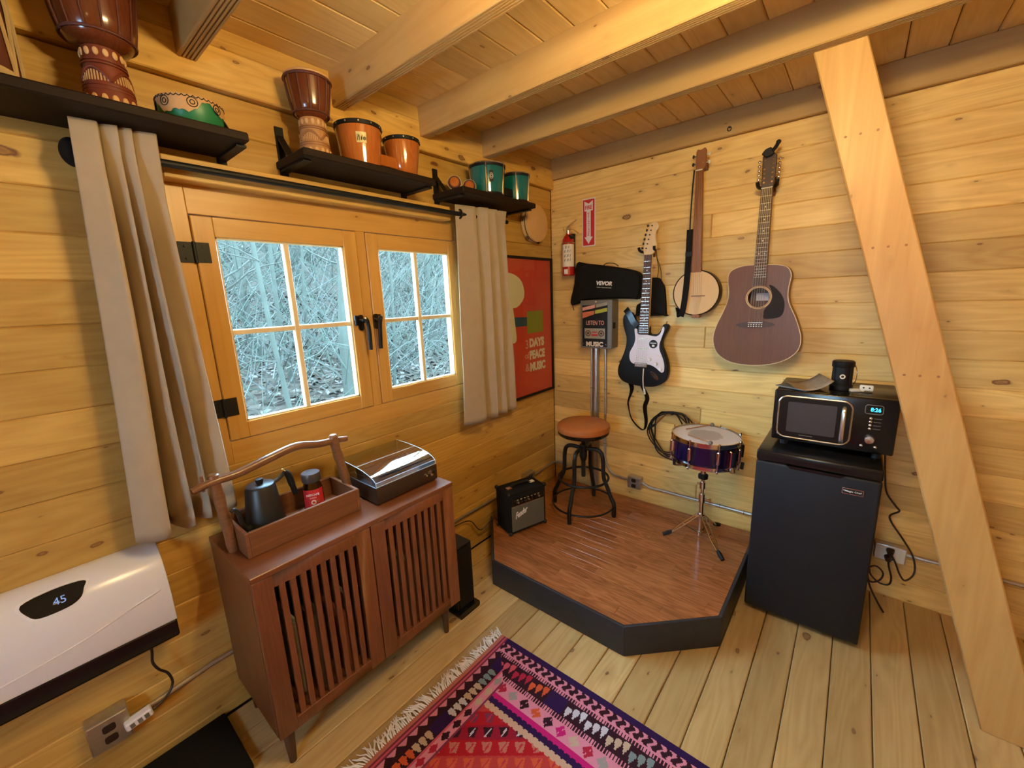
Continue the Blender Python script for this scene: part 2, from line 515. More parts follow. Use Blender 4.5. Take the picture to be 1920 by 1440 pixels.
def thing(name, loc, label=None, cat=None, group=None, kind=None):
    o = bpy.data.objects.new(name, None)
    o.empty_display_size = 0.05
    COL.objects.link(o)
    o.location = loc
    ORG[o.name] = Vector(loc)
    return tag(o, label, cat, group, kind)

def inst(name, me, loc, parent, rot=None):
    """another object on shared mesh data (mesh written about its own origin)"""
    o = bpy.data.objects.new(name, me)
    COL.objects.link(o)
    o.parent = parent
    o.location = Vector(loc) - ORG[parent.name]
    if rot:
        o.rotation_euler = rot
    ORG[o.name] = Vector(loc)
    return o

def loop_smooth(pts, sub=4):
    """closed Catmull-Rom through the points"""
    n, out = len(pts), []
    P = [Vector((p[0], p[1], 0)) for p in pts]
    for i in range(n):
        a, b, c, d = P[i - 1], P[i], P[(i + 1) % n], P[(i + 2) % n]
        for k in range(sub):
            t = k / sub
            q = 0.5 * ((2 * b) + (c - a) * t + (2 * a - 5 * b + 4 * c - d) * t * t + (3 * b - a - 3 * c + d) * t ** 3)
            out.append((q.x, q.y))
    return out

def path_smooth(pts, sub=6):
    n, out = len(pts), []
    P = [Vector(p) for p in pts]
    for i in range(n - 1):
        a, b, c, d = P[max(i - 1, 0)], P[i], P[i + 1], P[min(i + 2, n - 1)]
        for k in range(sub):
            t = k / sub
            out.append(0.5 * ((2 * b) + (c - a) * t + (2 * a - 5 * b + 4 * c - d) * t * t + (3 * b - a - 3 * c + d) * t ** 3))
    out.append(P[-1])
    return out

def rrect(x0, x1, z0, z1, r, k=5):
    out = []
    for cx, cz, a0 in ((x1 - r, z1 - r, 0), (x0 + r, z1 - r, PI / 2), (x0 + r, z0 + r, PI), (x1 - r, z0 + r, 1.5 * PI)):
        for i in range(k + 1):
            a = a0 + PI / 2 * i / k
            out.append((cx + r * math.cos(a), cz + r * math.sin(a)))
    return out

def text(name, s, parent, org, right, up, h, mat, w=None, depth=0.0012, bold=0.0, shear=0.0, spacing=1.0, align_left=False):
    """lettering as thin raised mesh; org is the centre of the word"""
    cu = bpy.data.curves.new(name, 'FONT')
    cu.body = s
    cu.size = 1.0
    cu.offset = bold
    cu.shear = shear
    cu.space_character = spacing
    cu.resolution_u = 3
    tmp = bpy.data.objects.new(name + '_curve', cu)
    COL.objects.link(tmp)
    me = bpy.data.meshes.new_from_object(tmp.evaluated_get(bpy.context.evaluated_depsgraph_get()))
    bpy.data.objects.remove(tmp)
    bpy.data.curves.remove(cu)
    xs = [v.co.x for v in me.vertices]
    ys = [v.co.y for v in me.vertices]
    x0, x1, y0, y1 = min(xs), max(xs), min(ys), max(ys)
    sy = h / (y1 - y0)
    sx = (w / (x1 - x0)) if w else sy
    right, up = Vector(right).normalized(), Vector(up).normalized()
    nrm = right.cross(up)
    off = Vector(org) - ORG[parent.name]
    mb = MB()
    base = [off + right * ((v.co.x - (x0 + x1) / 2) * sx) + up * ((v.co.y - (y0 + y1) / 2) * sy) for v in me.vertices]
    fs = [tuple(p.vertices) for p in me.polygons]
    bpy.data.meshes.remove(me)
    bm = bmesh.new()
    bv = [bm.verts.new(q) for q in base]
    for f in fs:
        try:
            bm.faces.new([bv[i] for i in f])
        except ValueError:
            pass
    if depth:
        r = bmesh.ops.extrude_face_region(bm, geom=bm.faces[:])
        bmesh.ops.translate(bm, verts=[g for g in r['geom'] if isinstance(g, bmesh.types.BMVert)], vec=nrm * depth)
    bmesh.ops.recalc_face_normals(bm, faces=bm.faces)
    me = bpy.data.meshes.new(name)
    bm.to_mesh(me)
    bm.free()
    me.materials.append(M[mat])
    o = bpy.data.objects.new(name, me)
    COL.objects.link(o)
    o.parent = parent
    ORG[o.name] = ORG[parent.name]
    return o
# ================================================================== THE SETTING
RX, RY, CZ = 3.6, -4.3, 2.535            # room: x 0..RX, y RY..0, ceiling underside CZ

def board_mesh(name, axis, length, width, thick, mat, ch=0.004):
    """one board, length along axis, centred in length; front face towards +n"""
    mb = MB()
    h, w = length / 2, width / 2
    if axis == 'x':
        mb.box((-h, 0, -w), (h, thick, w))
    elif axis == 'y':
        mb.box((-thick, -h, -w), (0, h, w))
    return mb.mesh(name, mat, bevel=ch)

# floor: backing slab and the planks running towards the guitar wall
floor = MB().box((-0.05, RY, -0.08), (RX, 0.05, -0.03)).build('floor', 'dark')
tag(floor, kind='structure')
pitch = 0.1325
mb = MB().box((-pitch / 2 + 0.0015, -(-RY) / 2, -0.03), (pitch / 2 - 0.0015, (-RY) / 2, 0))
me = mb.mesh('floor_plank', 'floor_y', bevel=0.0035)
x = 0.404 - 3 * pitch + pitch / 2
while x < RX:
    inst('plank', me, (x, RY / 2, 0), floor)
    x += pitch

# ceiling: planks, beams with grooved undersides
ceiling = MB().box((-0.05, RY, CZ + 0.02), (RX, 0.05, CZ + 0.06)).build('ceiling', 'dark')
tag(ceiling, kind='structure')
mb = MB().box((-pitch / 2 + 0.0015, RY / 2, 0), (pitch / 2 - 0.0015, -RY / 2, 0.02))
me = mb.mesh('ceiling_plank', 'ceil_y', bevel=0.004)
x = 0.12 - pitch / 2
while x < RX:
    inst('plank', me, (x, RY / 2, CZ), ceiling)
    x += pitch
prof = [(0, 0.135), (0, 0.004), (0.004, 0)]
for k in range(4):
    c = 0.012 + k * 0.0105
    prof += [(c - 0.0022, 0), (c - 0.0022, 0.006), (c + 0.0022, 0.006), (c + 0.0022, 0)]
prof += [(0.051, 0), (0.055, 0.004), (0.055, 0.135)]
mb = MB().prism(prof, 0.0, RX, 'x')
me = mb.mesh('ceiling_beam', 'beam_x', smooth=False)
for y in (-0.735, -1.187, -1.640, -2.160, -2.62, -3.09, -3.56):
    inst('beam', me, (0.0, y, 2.40), ceiling)

# back wall (guitar wall), boards 0.1275 high
ph = 0.1275
wall_back = MB().box((-0.05, 0.03, -0.05), (RX, 0.06, CZ + 0.05)).build('wall_back', 'dark')
tag(wall_back, kind='structure')
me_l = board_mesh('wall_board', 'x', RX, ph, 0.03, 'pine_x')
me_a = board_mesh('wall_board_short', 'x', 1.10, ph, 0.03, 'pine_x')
me_b = board_mesh('wall_board_rest', 'x', RX - 1.102, ph, 0.03, 'pine_x')
for k in range(-1, 18):
    z = 0.106 + ph * (k + 0.5)
    if z < 0.05:
        z = 0.042
    if k in (1, 5, 9, 14):
        inst('board', me_a, (0.55, 0, z), wall_back)
        inst('board', me_b, (1.102 + (RX - 1.102) / 2, 0, z), wall_back)
    else:
        inst('board', me_l, (RX / 2, 0, z), wall_back)
MB().box((0, -0.022, 2.403), (RX, 0.03, CZ)).build('wall_plate', 'beam_x', wall_back, bevel=0.004)

# left wall (window wall), opening y -2.26..-0.95, z 1.01..2.02
wall_left = MB().box((-0.06, RY, -0.05), (-0.03, -2.26, CZ + 0.05)).box((-0.06, -0.93, -0.05), (-0.03, 0.05, CZ + 0.05)) \
    .box((-0.06, -2.26, -0.05), (-0.03, -0.93, 1.01)).box((-0.06, -2.26, 2.02), (-0.03, -0.93, CZ + 0.05)).build('wall_left', 'dark')
tag(wall_left, kind='structure')
OY0, OY1, OZ0, OZ1 = -2.26, -0.93, 1.01, 2.02
cache = {}
def wall_piece(y0, y1, z0, z1):
    key = (round(y1 - y0, 3), round(z1 - z0, 3))
    if key not in cache:
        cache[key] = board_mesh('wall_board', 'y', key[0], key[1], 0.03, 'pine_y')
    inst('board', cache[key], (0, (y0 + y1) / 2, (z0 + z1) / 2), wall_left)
for k in range(-1, 18):
    z0, z1 = 0.042 + ph * k, 0.042 + ph * (k + 1)
    z0 = max(z0, 0.0)
    if z1 <= OZ0 + 0.005 or z0 >= OZ1 - 0.005:
        if k == 3:
            wall_piece(RY, -1.62, z0, z1); wall_piece(-1.618, 0, z0, z1)
        else:
            wall_piece(RY, 0, z0, z1)
    else:
        a0, a1 = z0, z1
        wall_piece(RY, OY0, z0, z1)
        wall_piece(OY1, 0, z0, z1)
        if z0 < OZ0 < z1:
            wall_piece(OY0, OY1, z0, OZ0)
        if z0 < OZ1 < z1:
            wall_piece(OY0, OY1, OZ1, z1)
# proud top courses under the ceiling and the proud course above the window
MB().box((-0.03, RY, 2.340), (0.03, 0, 2.4705)).build('wall_plate', 'pine_y', wall_left, bevel=0.004)
MB().box((-0.03, RY, 2.471), (0.028, 0, CZ)).build('wall_plate', 'pine_y', wall_left, bevel=0.003)
MB().box((-0.01, -2.262, 2.017), (0.062, -1.045, 2.0855)).build('head_board', 'pine_y', wall_left, bevel=0.003)

# walls behind and beside the camera: closed boards, with a second window that lets daylight in
wr = MB().box((RX, RY, -0.05), (RX + 0.04, 0.05, CZ + 0.05)).build('wall_right', 'pine_y')
tag(wr, kind='structure')
DX0, DX1, DZ0, DZ1 = 1.20, 1.85, 1.10, 1.78
wf = MB().box((-0.05, RY - 0.04, -0.05), (DX0, RY, CZ + 0.05)).box((DX1, RY - 0.04, -0.05), (RX + 0.04, RY, CZ + 0.05)) \
    .box((DX0, RY - 0.04, DZ1), (DX1, RY, CZ + 0.05)).box((DX0, RY - 0.04, -0.05), (DX1, RY, DZ0)).build('wall_front', 'pine_x')
tag(wf, kind='structure')
d1 = thing('window_2', ((DX0 + DX1) / 2, RY - 0.02, DZ0), kind='structure')
fm = MB()
for a in (DX0, (DX0 + DX1) / 2 - 0.025, DX1 - 0.05):
    fm.box((a, RY - 0.04, DZ0), (a + 0.05, RY, DZ1))
for z in (DZ0, DZ1 - 0.05):
    fm.box((DX0 + 0.05, RY - 0.039, z), ((DX0 + DX1) / 2 - 0.025, RY - 0.001, z + 0.05))
    fm.box(((DX0 + DX1) / 2 + 0.025, RY - 0.039, z), (DX1 - 0.05, RY - 0.001, z + 0.05))
fm.build('frame', 'pine_x', d1)
for a, b in ((DX0 + 0.05, (DX0 + DX1) / 2 - 0.025), ((DX0 + DX1) / 2 + 0.025, DX1 - 0.05)):
    MB().box((a, RY - 0.022, DZ0 + 0.05), (b, RY - 0.018, DZ1 - 0.05)).build('pane', 'glass', d1)

# leaning timber post under the third beam
post = MB()
def post_x(z):
    return 2.294 - 0.2955 * z
post.prism([(post_x(0), 0), (post_x(2.40), 2.40), (post_x(2.40) + 0.148, 2.40), (post_x(0) + 0.150, 0)], -0.692, -0.645, 'y')
po = post.build('timber_post', 'post', loc=(2.37, -0.668, 0), bevel=0.004)
tag(po, 'broad leaning pine post between the floor and the ceiling beam beside the fridge', 'post', kind='structure')
sm = MB()
for z in (1.72, 1.28, 2.1):
    for q in (0.03, 0.07, 0.115):
        c = Vector((post_x(z) + q, -0.692, z + 0.01 * q))
        sm.cyl(c, c + Vector((0, -0.0012, 0)), 0.0042, n=10)
sm.build('screw_heads', 'carve_dark', po)

# ------------------------------------------------------------------ window with two sashes
win = thing('window_1', (0, -1.6, 1.0), kind='structure')
CI = -0.002                               # casing face
MB().box((-0.06, OY0, OZ0), (CI, OY0 + 0.058, OZ1)).build('casing', 'sash_z', win, bevel=0.002)
MB().box((-0.06, OY1 - 0.035, OZ0), (CI, OY1, OZ1)).build('casing', 'sash_z', win, bevel=0.002)
MB().box((-0.06, OY0 + 0.058, 1.923), (CI, OY1 - 0.035, OZ1)).build('casing', 'sash_y', win, bevel=0.002)
MB().box((-0.06, OY0 + 0.058, OZ0), (CI, OY1 - 0.035, 1.100)).build('casing', 'sash_y', win, bevel=0.002)
MB().box((-0.06, -1.583, 1.100), (CI, -1.535, 1.923)).build('mullion', 'sash_z', win, bevel=0.002)

def sash(y0, y1, gy0, gy1, hinge_y, handle_y):
    z0, z1, gz0, gz1 = 1.104, 1.919, 1.167, 1.851
    s = MB().box((-0.05, y0, z0), (0.004, gy0, z1)).box((-0.05, gy1, z0), (0.004, y1, z1)).build('sash', 'sash_z', win, bevel=0.003)
    MB().box((-0.05, gy0, gz1), (0.003, gy1, z1)).build('rail', 'sash_y', s, bevel=0.002)
    MB().box((-0.05, gy0, z0), (0.003, gy1, gz0)).build('rail', 'sash_y', s, bevel=0.002)
    ym, zm = (gy0 + gy1) / 2, 1.511
    MB().box((-0.032, ym - 0.011, gz0), (-0.006, ym + 0.011, gz1)).build('muntin', 'muntin', s, bevel=0.003)
    MB().box((-0.031, gy0, zm - 0.010), (-0.007, ym - 0.011, zm + 0.010)).box((-0.031, ym + 0.011, zm - 0.010), (-0.007, gy1, zm + 0.010)).build('muntin', 'muntin', s, bevel=0.003)
    b = MB()                               # pale glazing bead round the glass
    b.box((-0.030, gy0, gz0), (-0.004, gy0 + 0.006, gz1)).box((-0.030, gy1 - 0.006, gz0), (-0.004, gy1, gz1))
    b.box((-0.030, gy0, gz0), (-0.004, gy1, gz0 + 0.006)).box((-0.030, gy0, gz1 - 0.005), (-0.004, gy1, gz1))
    b.build('glazing_bead', 'muntin', s)
    for a, c in ((gy0, ym), (ym, gy1)):
        for e, g in ((gz0, zm), (zm, gz1)):
            MB().box((-0.021, a, e), (-0.017, c, g)).build('pane', 'glass', s)
    if hinge_y is not None:
        for z in (1.235, 1.795):
            h = MB().box((0.0005, hinge_y - 0.045, z - 0.034), (0.004, hinge_y - 0.004, z + 0.034)).box((0.0045, hinge_y + 0.004, z - 0.034), (0.0075, hinge_y + 0.045, z + 0.034))
            h.cyl((0.007, hinge_y, z - 0.036), (0.007, hinge_y, z + 0.036), 0.0055, n=10)
            for q in (-0.026, 0.026):
                for r in (-0.02, 0.02):
                    h.cyl((0.004, hinge_y + q, z + r), (0.0095, hinge_y + q, z + r), 0.004, n=8)
            h.build('hinge', 'black', s)
    h = MB()
    h.prism(rrect(handle_y - 0.013, handle_y + 0.013, 1.475, 1.548, 0.012), 0.003, 0.014, 'x')
    h.cyl((0.012, handle_y, 1.520), (0.045, handle_y, 1.520), 0.010, n=14)
    d = 0.012 if handle_y < -1.56 else -0.010
    h.cyl((0.006, handle_y - d * 1.9, 1.50), (0.006, handle_y - d * 1.9, 1.545), 0.009, n=12)
    h.tube(path_smooth([(0.046, handle_y - d * 0.2, 1.533), (0.051, handle_y + d * 0.5, 1.52), (0.051, handle_y + d, 1.48), (0.047, handle_y + d * 1.2, 1.41), (0.045, handle_y + d * 1.2, 1.385)]), [0.011] * 8 + [0.010] * 9 + [0.0095] * 8, 10)
    h.build('handle', 'blackgloss', s)
    return s
sash(-2.200, -1.584, -2.134, -1.648, -2.203, -1.608)
sash(-1.534, -0.966, -1.472, -0.986 - 0.042, None, -1.527)

# ------------------------------------------------------------------ outside: wooded hillside seen through the panes
def ground_z(x, y):
    d = -x
    z = -0.55 + max(0, d - 3.0) * 0.10 + max(0, d - 9) * 0.28
    return z + 0.35 * mnoise.noise(Vector((x * 0.25, y * 0.25, 0.3)))
mb = MB()
def gfn(u, v):
    x = -0.4 - (u ** 1.5) * 45
    y = -14 + v * 70
    return (x, y, ground_z(x, y))
mb.grid(gfn, 60, 70)
gr = mb.build('forest_ground', 'shade_leaf')
tag(gr, 'leaf covered hillside outside the window', 'ground', kind='structure')
lf = MB()
for i in range(9000):
    d = 1.5 + 13 * random.random()
    x = -d
    y = -2.66 + (d + 1.8) * (0.1 + 1.1 * random.random())
    c = Vector((x, y, ground_z(x, y) + 0.03 + 0.05 * random.random()))
    a, w = random.random() * 6.3, 0.05 + 0.05 * random.random()
    e1 = Vector((math.cos(a), math.sin(a), random.uniform(-.5, .5))) * w
    e2 = Vector((-math.sin(a), math.cos(a), random.uniform(-.5, .5))) * w * 0.6
    lf.add([c - e1, c + e2, c + e1, c - e2], [(0, 1, 2, 3)], random.randint(0, 2))
M['leaf_a'] = flat('pale_dead_leaf', (0.074, 0.064, 0.054), 0.9, spec=0.0)
M['leaf_b'] = flat('brown_dead_leaf', (0.030, 0.023, 0.017), 0.9, spec=0.0)
M['leaf_c'] = flat('tan_dead_leaf', (0.043, 0.035, 0.026), 0.9, spec=0.0)
tag(lf.build('fallen_leaves', ['leaf_a', 'leaf_b', 'leaf_c'], smooth=False), 'dead leaves scattered on the ground outside', 'leaves', kind='stuff')

def tree(x, y, r, h, label, nb, lean):
    base = Vector((x, y, ground_z(x, y) - 0.1))
    t = thing('bare_tree', base, label, 'tree', 'bare trees outside the window')
    pts = [base + Vector((lean[0] * (k / 5) + 0.05 * math.sin(k * 1.7 + x), lean[1] * (k / 5) + 0.05 * math.cos(k * 2.1 + y), h * k / 5)) for k in range(6)]
    MB().tube(pts, [r * (1 - 0.13 * k) for k in range(6)], 8).build('trunk', 'bark', t)
    b = MB()
    for i in range(nb):
        f = 0.05 + 0.75 * random.random()
        p = base + Vector((lean[0] * f, lean[1] * f, h * f))
        a = random.random() * 2 * PI
        L = (0.6 + 1.3 * random.random())
        q = [p]
        dv = Vector((math.cos(a), math.sin(a), 0.45))
        for k in range(4):
            dv = (dv + Vector((random.uniform(-.4, .4), random.uniform(-.4, .4), random.uniform(-.25, .35)))).normalized()
            q.append(q[-1] + dv * L / 4)
        b.tube(q, [r * 0.22 * (1 - 0.2 * k) + 0.003 for k in range(5)], 4)
        for s2 in range(3):
            e = q[1 + s2]
            dv2 = Vector((random.uniform(-1, 1), random.uniform(-1, 1), random.uniform(-.3, .8))).normalized()
            b.tube([e, e + dv2 * L * 0.25, e + dv2 * L * 0.45 + Vector((0, 0, 0.08))], [0.008, 0.006, 0.003], 3)
    b.build('branches', 'twig', t)
spots = [(-5.2, 1.05, .13, 3), (-4.4, -0.3, .04, 2), (-6.5, -0.4, .09, 0), (-8.0, 3.2, .12, 3), (-7.2, 0.9, .05, 2), (-9.5, 1.2, .12, 1),
         (-10.0, 4.8, .15, 3), (-11.0, 0.6, .09, 1), (-12.5, 3.0, .13, 4), (-13.0, 6.5, .14, 4), (-14.0, 1.9, .10, 4), (-9.0, 2.2, .05, 2),
         (-15.5, 5.0, .14, 4), (-16.0, 8.8, .16, 4), (-17.5, 3.5, .13, 4), (-18.5, 7.0, .15, 4), (-20.0, 11, .18, 4), (-21.0, 4.9, .15, 4),
         (-6.0, 2.6, .04, 2), (-5.4, -1.0, .035, 2), (-8.4, -0.2, .05, 2), (-12.0, 8.6, .14, 4), (-23, 8.5, .18, 4), (-24, 14, .2, 4), (-19, 1.8, .13, 4), (-4.9, 2.6, .05, 2)]
ORD = 'nearest second third fourth fifth sixth seventh eighth ninth tenth eleventh twelfth thirteenth fourteenth fifteenth sixteenth seventeenth eighteenth nineteenth twentieth'.split()
count = {}
for (x, y, r, k) in sorted(spots, key=lambda q: -q[0]):
    ys_ = -2.663 + (y + 2.663) * 1.8 / (1.8 - x)          # where the sight line crosses the window wall
    where = 'left sash' if ys_ < -1.56 else ('right sash' if ys_ < -0.98 else 'right curtain')
    kind = 'thin sapling' if r < 0.06 else ('slim tree trunk' if r < 0.125 else 'thick tree trunk')
    c = count.get((kind, where), 0)
    count[(kind, where)] = c + 1
    nth = 'nearest' if c == 0 else ORD[c] + ' nearest'
    lab = '%s bare %s outdoors %s the %s' % (nth, kind, 'through' if 'sash' in where else 'hidden beyond', where)
    tree(x, y, r, 5.5 + 3 * random.random(), lab, 9 if r > 0.06 else 7, (random.uniform(-.4, .4), random.uniform(-.5, .5)))
br = MB()
for i in range(5200):
    d = 4.5 + 22 * random.random() ** 0.8
    x = -d
    y = -2.66 + (d + 1.8) * (0.08 + 1.1 * random.random())
    p = Vector((x, y, ground_z(x, y)))
    a = random.random() * 6.3
    L = 0.5 + 1.9 * random.random()
    dv = Vector((math.cos(a) * 0.8, math.sin(a) * 0.8, random.uniform(0.2, 1.4))).normalized()
    p.z += random.random() * (0.4 + d * 0.10)
    m1 = p + dv * L * 0.5
    m2 = p + dv * L + Vector((random.uniform(-.2, .2), random.uniform(-.2, .2), random.uniform(-.3, .2)))
    w = 0.004 + 0.0006 * d
    br.tube([p, m1, m2], [w * 1.5, w, w * 0.5], 3, mi=i % 3)
M['twig_b'] = flat('green_grey_twigs', (0.038, 0.047, 0.035), 0.9, spec=0.0, var=0.3, scale=3)
M['twig_c'] = flat('pale_twigs', (0.056, 0.057, 0.048), 0.9, spec=0.0, var=0.2, scale=3)
tag(br.build('brushwood', ['twig', 'twig_b', 'twig_c'], smooth=False), 'tangle of bare twigs and saplings on the slope outside', 'brush', kind='stuff')
# ================================================================== WINDOW WALL
# curtain rod
rod = thing('curtain_rod', (0.10, -1.7, 2.045), 'black metal curtain rod with round end cap above the window', 'curtain rod')
MB().cyl((0.10, -2.47, 2.047), (0.10, -0.62, 2.047), 0.0115, n=14).build('pole', 'black', rod)
MB().sphere((0.09, -2.462, 2.036), 0.027, 18, 12, (0.9, 1, 1.4)).build('finial', 'blackmatte', rod)
for y in (-2.44, -0.66):
    MB().box((0.0, y - 0.012, 2.015), (0.006, y + 0.012, 2.075)).cyl((0.0, y, 2.03), (0.10, y, 2.03), 0.006, n=8).build('rod_bracket', 'black', rod)

def curtain(name, label, top, bot, zt, zb, creases, x_in, x_out, rings=(), sag=0.0):
    """hanging cloth: broad convex lobes between sharp creases"""
    y0, y1 = top
    b0, b1 = bot
    c = thing(name, (0.1, (y0 + y1) / 2, zb), label, 'curtain', 'beige window curtains')
    nl = len(creases) - 1
    per = 22
    us = []
    for k in range(nl):
        us += [(k, i / per) for i in range(per)]
    us.append((nl - 1, 1.0))
    def fn(k, s, v):
        e = v ** 1.2
        a, b = y0 + (b0 - y0) * e, y1 + (b1 - y1) * e
        f0, f1 = creases[k], creases[k + 1]
        w = 0.012 * math.sin(5 * v + k * 2.1) * v
        u = f0 + (f1 - f0) * s
        y = a + (b - a) * u + w * math.sin(PI * s)
        q = s if k else 0.45 + 0.55 * s
        sh = (min(q, 0.86) / 0.86) ** 0.62 if s < 0.86 else max(0.0, 1 - ((s - 0.86) / 0.14)) ** 0.5
        if k == nl - 1 and s > 0.86:
            sh = 1.0 - 0.3 * (s - 0.86) / 0.14
        # cloth folds back under itself beside each crease
        if s > 0.86:
            y -= 0.10 * (b - a) * (f1 - f0) * (s - 0.86) / 0.14
        out = x_out[k] + 0.012 * v * math.sin(3 * v + k)
        lift = max(0.0, 1 - v / 0.28) if (k or not rings) else 0.0      # the cloth hangs before the rod
        xi = x_in + (0.125 - x_in) * lift
        out = max(out, xi + 0.022)
        x = xi + (out - xi) * sh + 0.003 * math.sin(9 * v + 3 * k + 5 * s) * v + 0.006 * mnoise.noise(Vector((s * 2 + k * 3, v * 3.5, 0.7))) * (0.3 + v)
        z = zt + (zb - zt) * v
        if v > 0.999:
            z -= sag * math.sin(PI * s) * (0.5 + 0.5 * math.sin(k * 1.9))
        return (max(0.014, x), y, z)
    m = MB()
    NV = 44
    vs = [fn(k, s, j / NV) for j in range(NV + 1) for k, s in us]
    n = len(us)
    fs = [(j * n + i, j * n + i + 1, (j + 1) * n + i + 1, (j + 1) * n + i) for j in range(NV) for i in range(n - 1)]
    m.add(vs, fs)
    o = m.build('cloth', 'curtain', c, ang=1.0)
    md = o.modifiers.new('thickness', 'SOLIDIFY')
    md.thickness = 0.003
    for y in rings:
        MB().torus((0.10, y, 2.047), (0.15, 1, 0.0), 0.021, 0.006, 24, 8).build('grommet', 'grommet', c)
    return c
curtain('window_curtain', 'beige curtain gathered left of the window above the wall heater', (-2.462, -2.275), (-2.528, -2.228), 2.113, 0.885, [0, 0.33, 0.53, 0.69, 1.0], 0.030, [0.138, 0.122, 0.128, 0.100], sag=0.02)
curtain('window_curtain', 'beige curtain gathered right of the window beside the red poster', (-1.040, -0.665), (-1.075, -0.600), 2.094, 0.880, [0, 0.40, 0.57, 0.77, 1.0], 0.040, [0.122, 0.138, 0.138, 0.13], (-1.015,), sag=0.015)

# ------------------------------------------------------------------ shelves
def shelf(y0, y1, label):
    t = thing('wall_shelf', (0.118, (y0 + y1) / 2, 2.12), label, 'shelf', 'dark drum shelves above the window')
    MB().box((0.002, y0, 2.12), (0.236, y1, 2.148)).build('plank', 'shelf', t, bevel=0.004)
    for y in (y0 + 0.012, y1 - 0.028):
        b = MB().box((0.0005, y, 2.10), (0.008, y + 0.03, 2.275)).box((0.002, y, 2.112), (0.20, y + 0.03, 2.1195))
        T = Matrix.Translation((0.045, y + 0.003, 2.195)) @ Matrix.Rotation(math.radians(-40), 4, 'Y')
        if y < (y0 + y1) / 2 or y0 < -2.5:
            b.box((-0.004, 0, -0.062), (0.004, 0.024, 0.062), T=T)
        b.build('bracket', 'black', t)
    return t
shelf(-2.80, -2.060, 'long dark wall shelf over the left curtain holding the biggest drums')
shelf(-1.888, -1.283, 'dark wall shelf over the left window sash holding the orange bongos')
shelf(-1.112, -0.505, 'dark wall shelf nearest the corner holding the teal bongos')
SZ = 2.1485

def facing(c, dz=0.0):
    """unit vectors (right, up, out) for a label on something at c that faces the room"""
    out = (Vector((1.0, -1.9, 0)) - Vector((c[0], c[1], 0)))
    out.z = 0
    out.normalize()
    return Vector((0, 0, 1)).cross(out), Vector((0, 0, 1)), out

# carved djembes
def djembe(c, zs, rb, rw, rr, label, red):
    """zs = foot bottom, waist, rim"""
    z0, zw, z1 = zs
    t = thing('djembe_drum', (c[0], c[1], z0), label, 'drum', 'djembe drums on the shelves')
    T = Matrix.Translation((c[0], c[1], 0))
    fm = 'foot_red' if red else 'carve'
    MB().lathe([(rb * 0.9, z0), (rb, z0 + 0.004), (rb * 0.99, z0 + 0.012), (rb * 0.93, z0 + (zw - z0) * 0.3), (rw * 1.1, z0 + (zw - z0) * 0.65), (rw * 1.04, zw)], 32, T).build('foot', fm, t)
    h = z1 - zw
    prof = [(rw * 1.05, zw), (rr * 0.62, zw + h * 0.03), (rr * 0.76, zw + h * 0.10), (rr * 0.84, zw + h * 0.28), (rr * 0.94, zw + h * 0.6), (rr, zw + h * 0.85), (rr * 1.0, z1 - 0.006)]
    MB().lathe(prof, 40, T).build('bowl', 'drumw', t)
    MB().lathe([(rr * 1.0, z1 - 0.012), (rr * 1.035, z1 - 0.008), (rr * 1.03, z1 + 0.002), (rr * 0.95, z1 + 0.006), (0.0, z1 + 0.006)], 40, T, cap=False).build('drum_skin', 'hide', t)
    MB().torus((c[0], c[1], z1 - 0.010), (0, 0, 1), rr * 1.03, 0.005, 40, 6).build('tension_ring', 'burg', t)
    MB().torus((c[0], c[1], zw + h * 0.12), (0, 0, 1), rr * 0.795, 0.004, 32, 6).build('tension_ring', 'burg', t)
    for k in range(14):
        a = 2 * PI * k / 14
        pts = []
        for r, z in [(r + 0.002, z) for r, z in prof[2:]]:
            pts.append((c[0] + r * math.cos(a), c[1] + r * math.sin(a), z))
        MB().tube(pts, 0.0022, 5).build('tension_rope', 'burg', t)
    for row, zz, n, hh in ((0, z0 + 0.020, 16, 0.011), (1, zw - 0.016, 14, 0.010)):
        f = (zz - z0) / (zw - z0)
        r = rb * (1 - f) + rw * 1.06 * f
        for k in range(n):
            R = Matrix.Rotation(2 * PI * k / n, 4, 'Z')
            MB().sphere((0, 0, 0), 1, 8, 6, (0.004, r * 2.1 / n, hh), T=Matrix.Translation((c[0], c[1], zz)) @ R @ Matrix.Translation((r, 0, 0))).build('carved_petal', 'carve_pale', t)
    bands = MB()
    for f in (0.30, 0.36, 0.72, 0.77):
        r = (rb * (1 - f) + rw * 1.06 * f)
        bands.torus((c[0], c[1], z0 + (zw - z0) * f), (0, 0, 1), r * 0.995, 0.0025, 32, 5)
    for k in range(4):
        a0 = k * PI / 2
        pts = []
        for i in range(13):
            a = a0 + PI / 2 * i / 12
            f = 0.42 + 0.22 * math.sin(PI * i / 12)
            r = (rb * (1 - f) + rw * 1.06 * f) * 0.985
            pts.append((c[0] + r * math.cos(a), c[1] + r * math.sin(a), z0 + (zw - z0) * f))
        bands.tube(pts, 0.004, 6)
    tag(bands.build('carved_bands', 'foot_red' if red else 'carve_dark', t), kind='stuff')
    strokes = MB()
    for k in range(48):
        a = 2 * PI * k / 48
        f0, f1 = 0.42, 0.42 + 0.17 * abs(math.sin(2 * a))
        q = []
        for f in (f0, f1):
            r = (rb * (1 - f) + rw * 1.06 * f) * 0.99
            q.append((c[0] + r * math.cos(a), c[1] + r * math.sin(a), z0 + (zw - z0) * f))
        strokes.tube(q, 0.0018, 4)
    tag(strokes.build('carved_strokes', 'carve_pale', t), kind='stuff')
    return t
djembe((0.125, -2.362), (SZ, 2.300, 2.522), 0.058, 0.041, 0.098, 'large dark red djembe with carved foot on the left shelf', True)
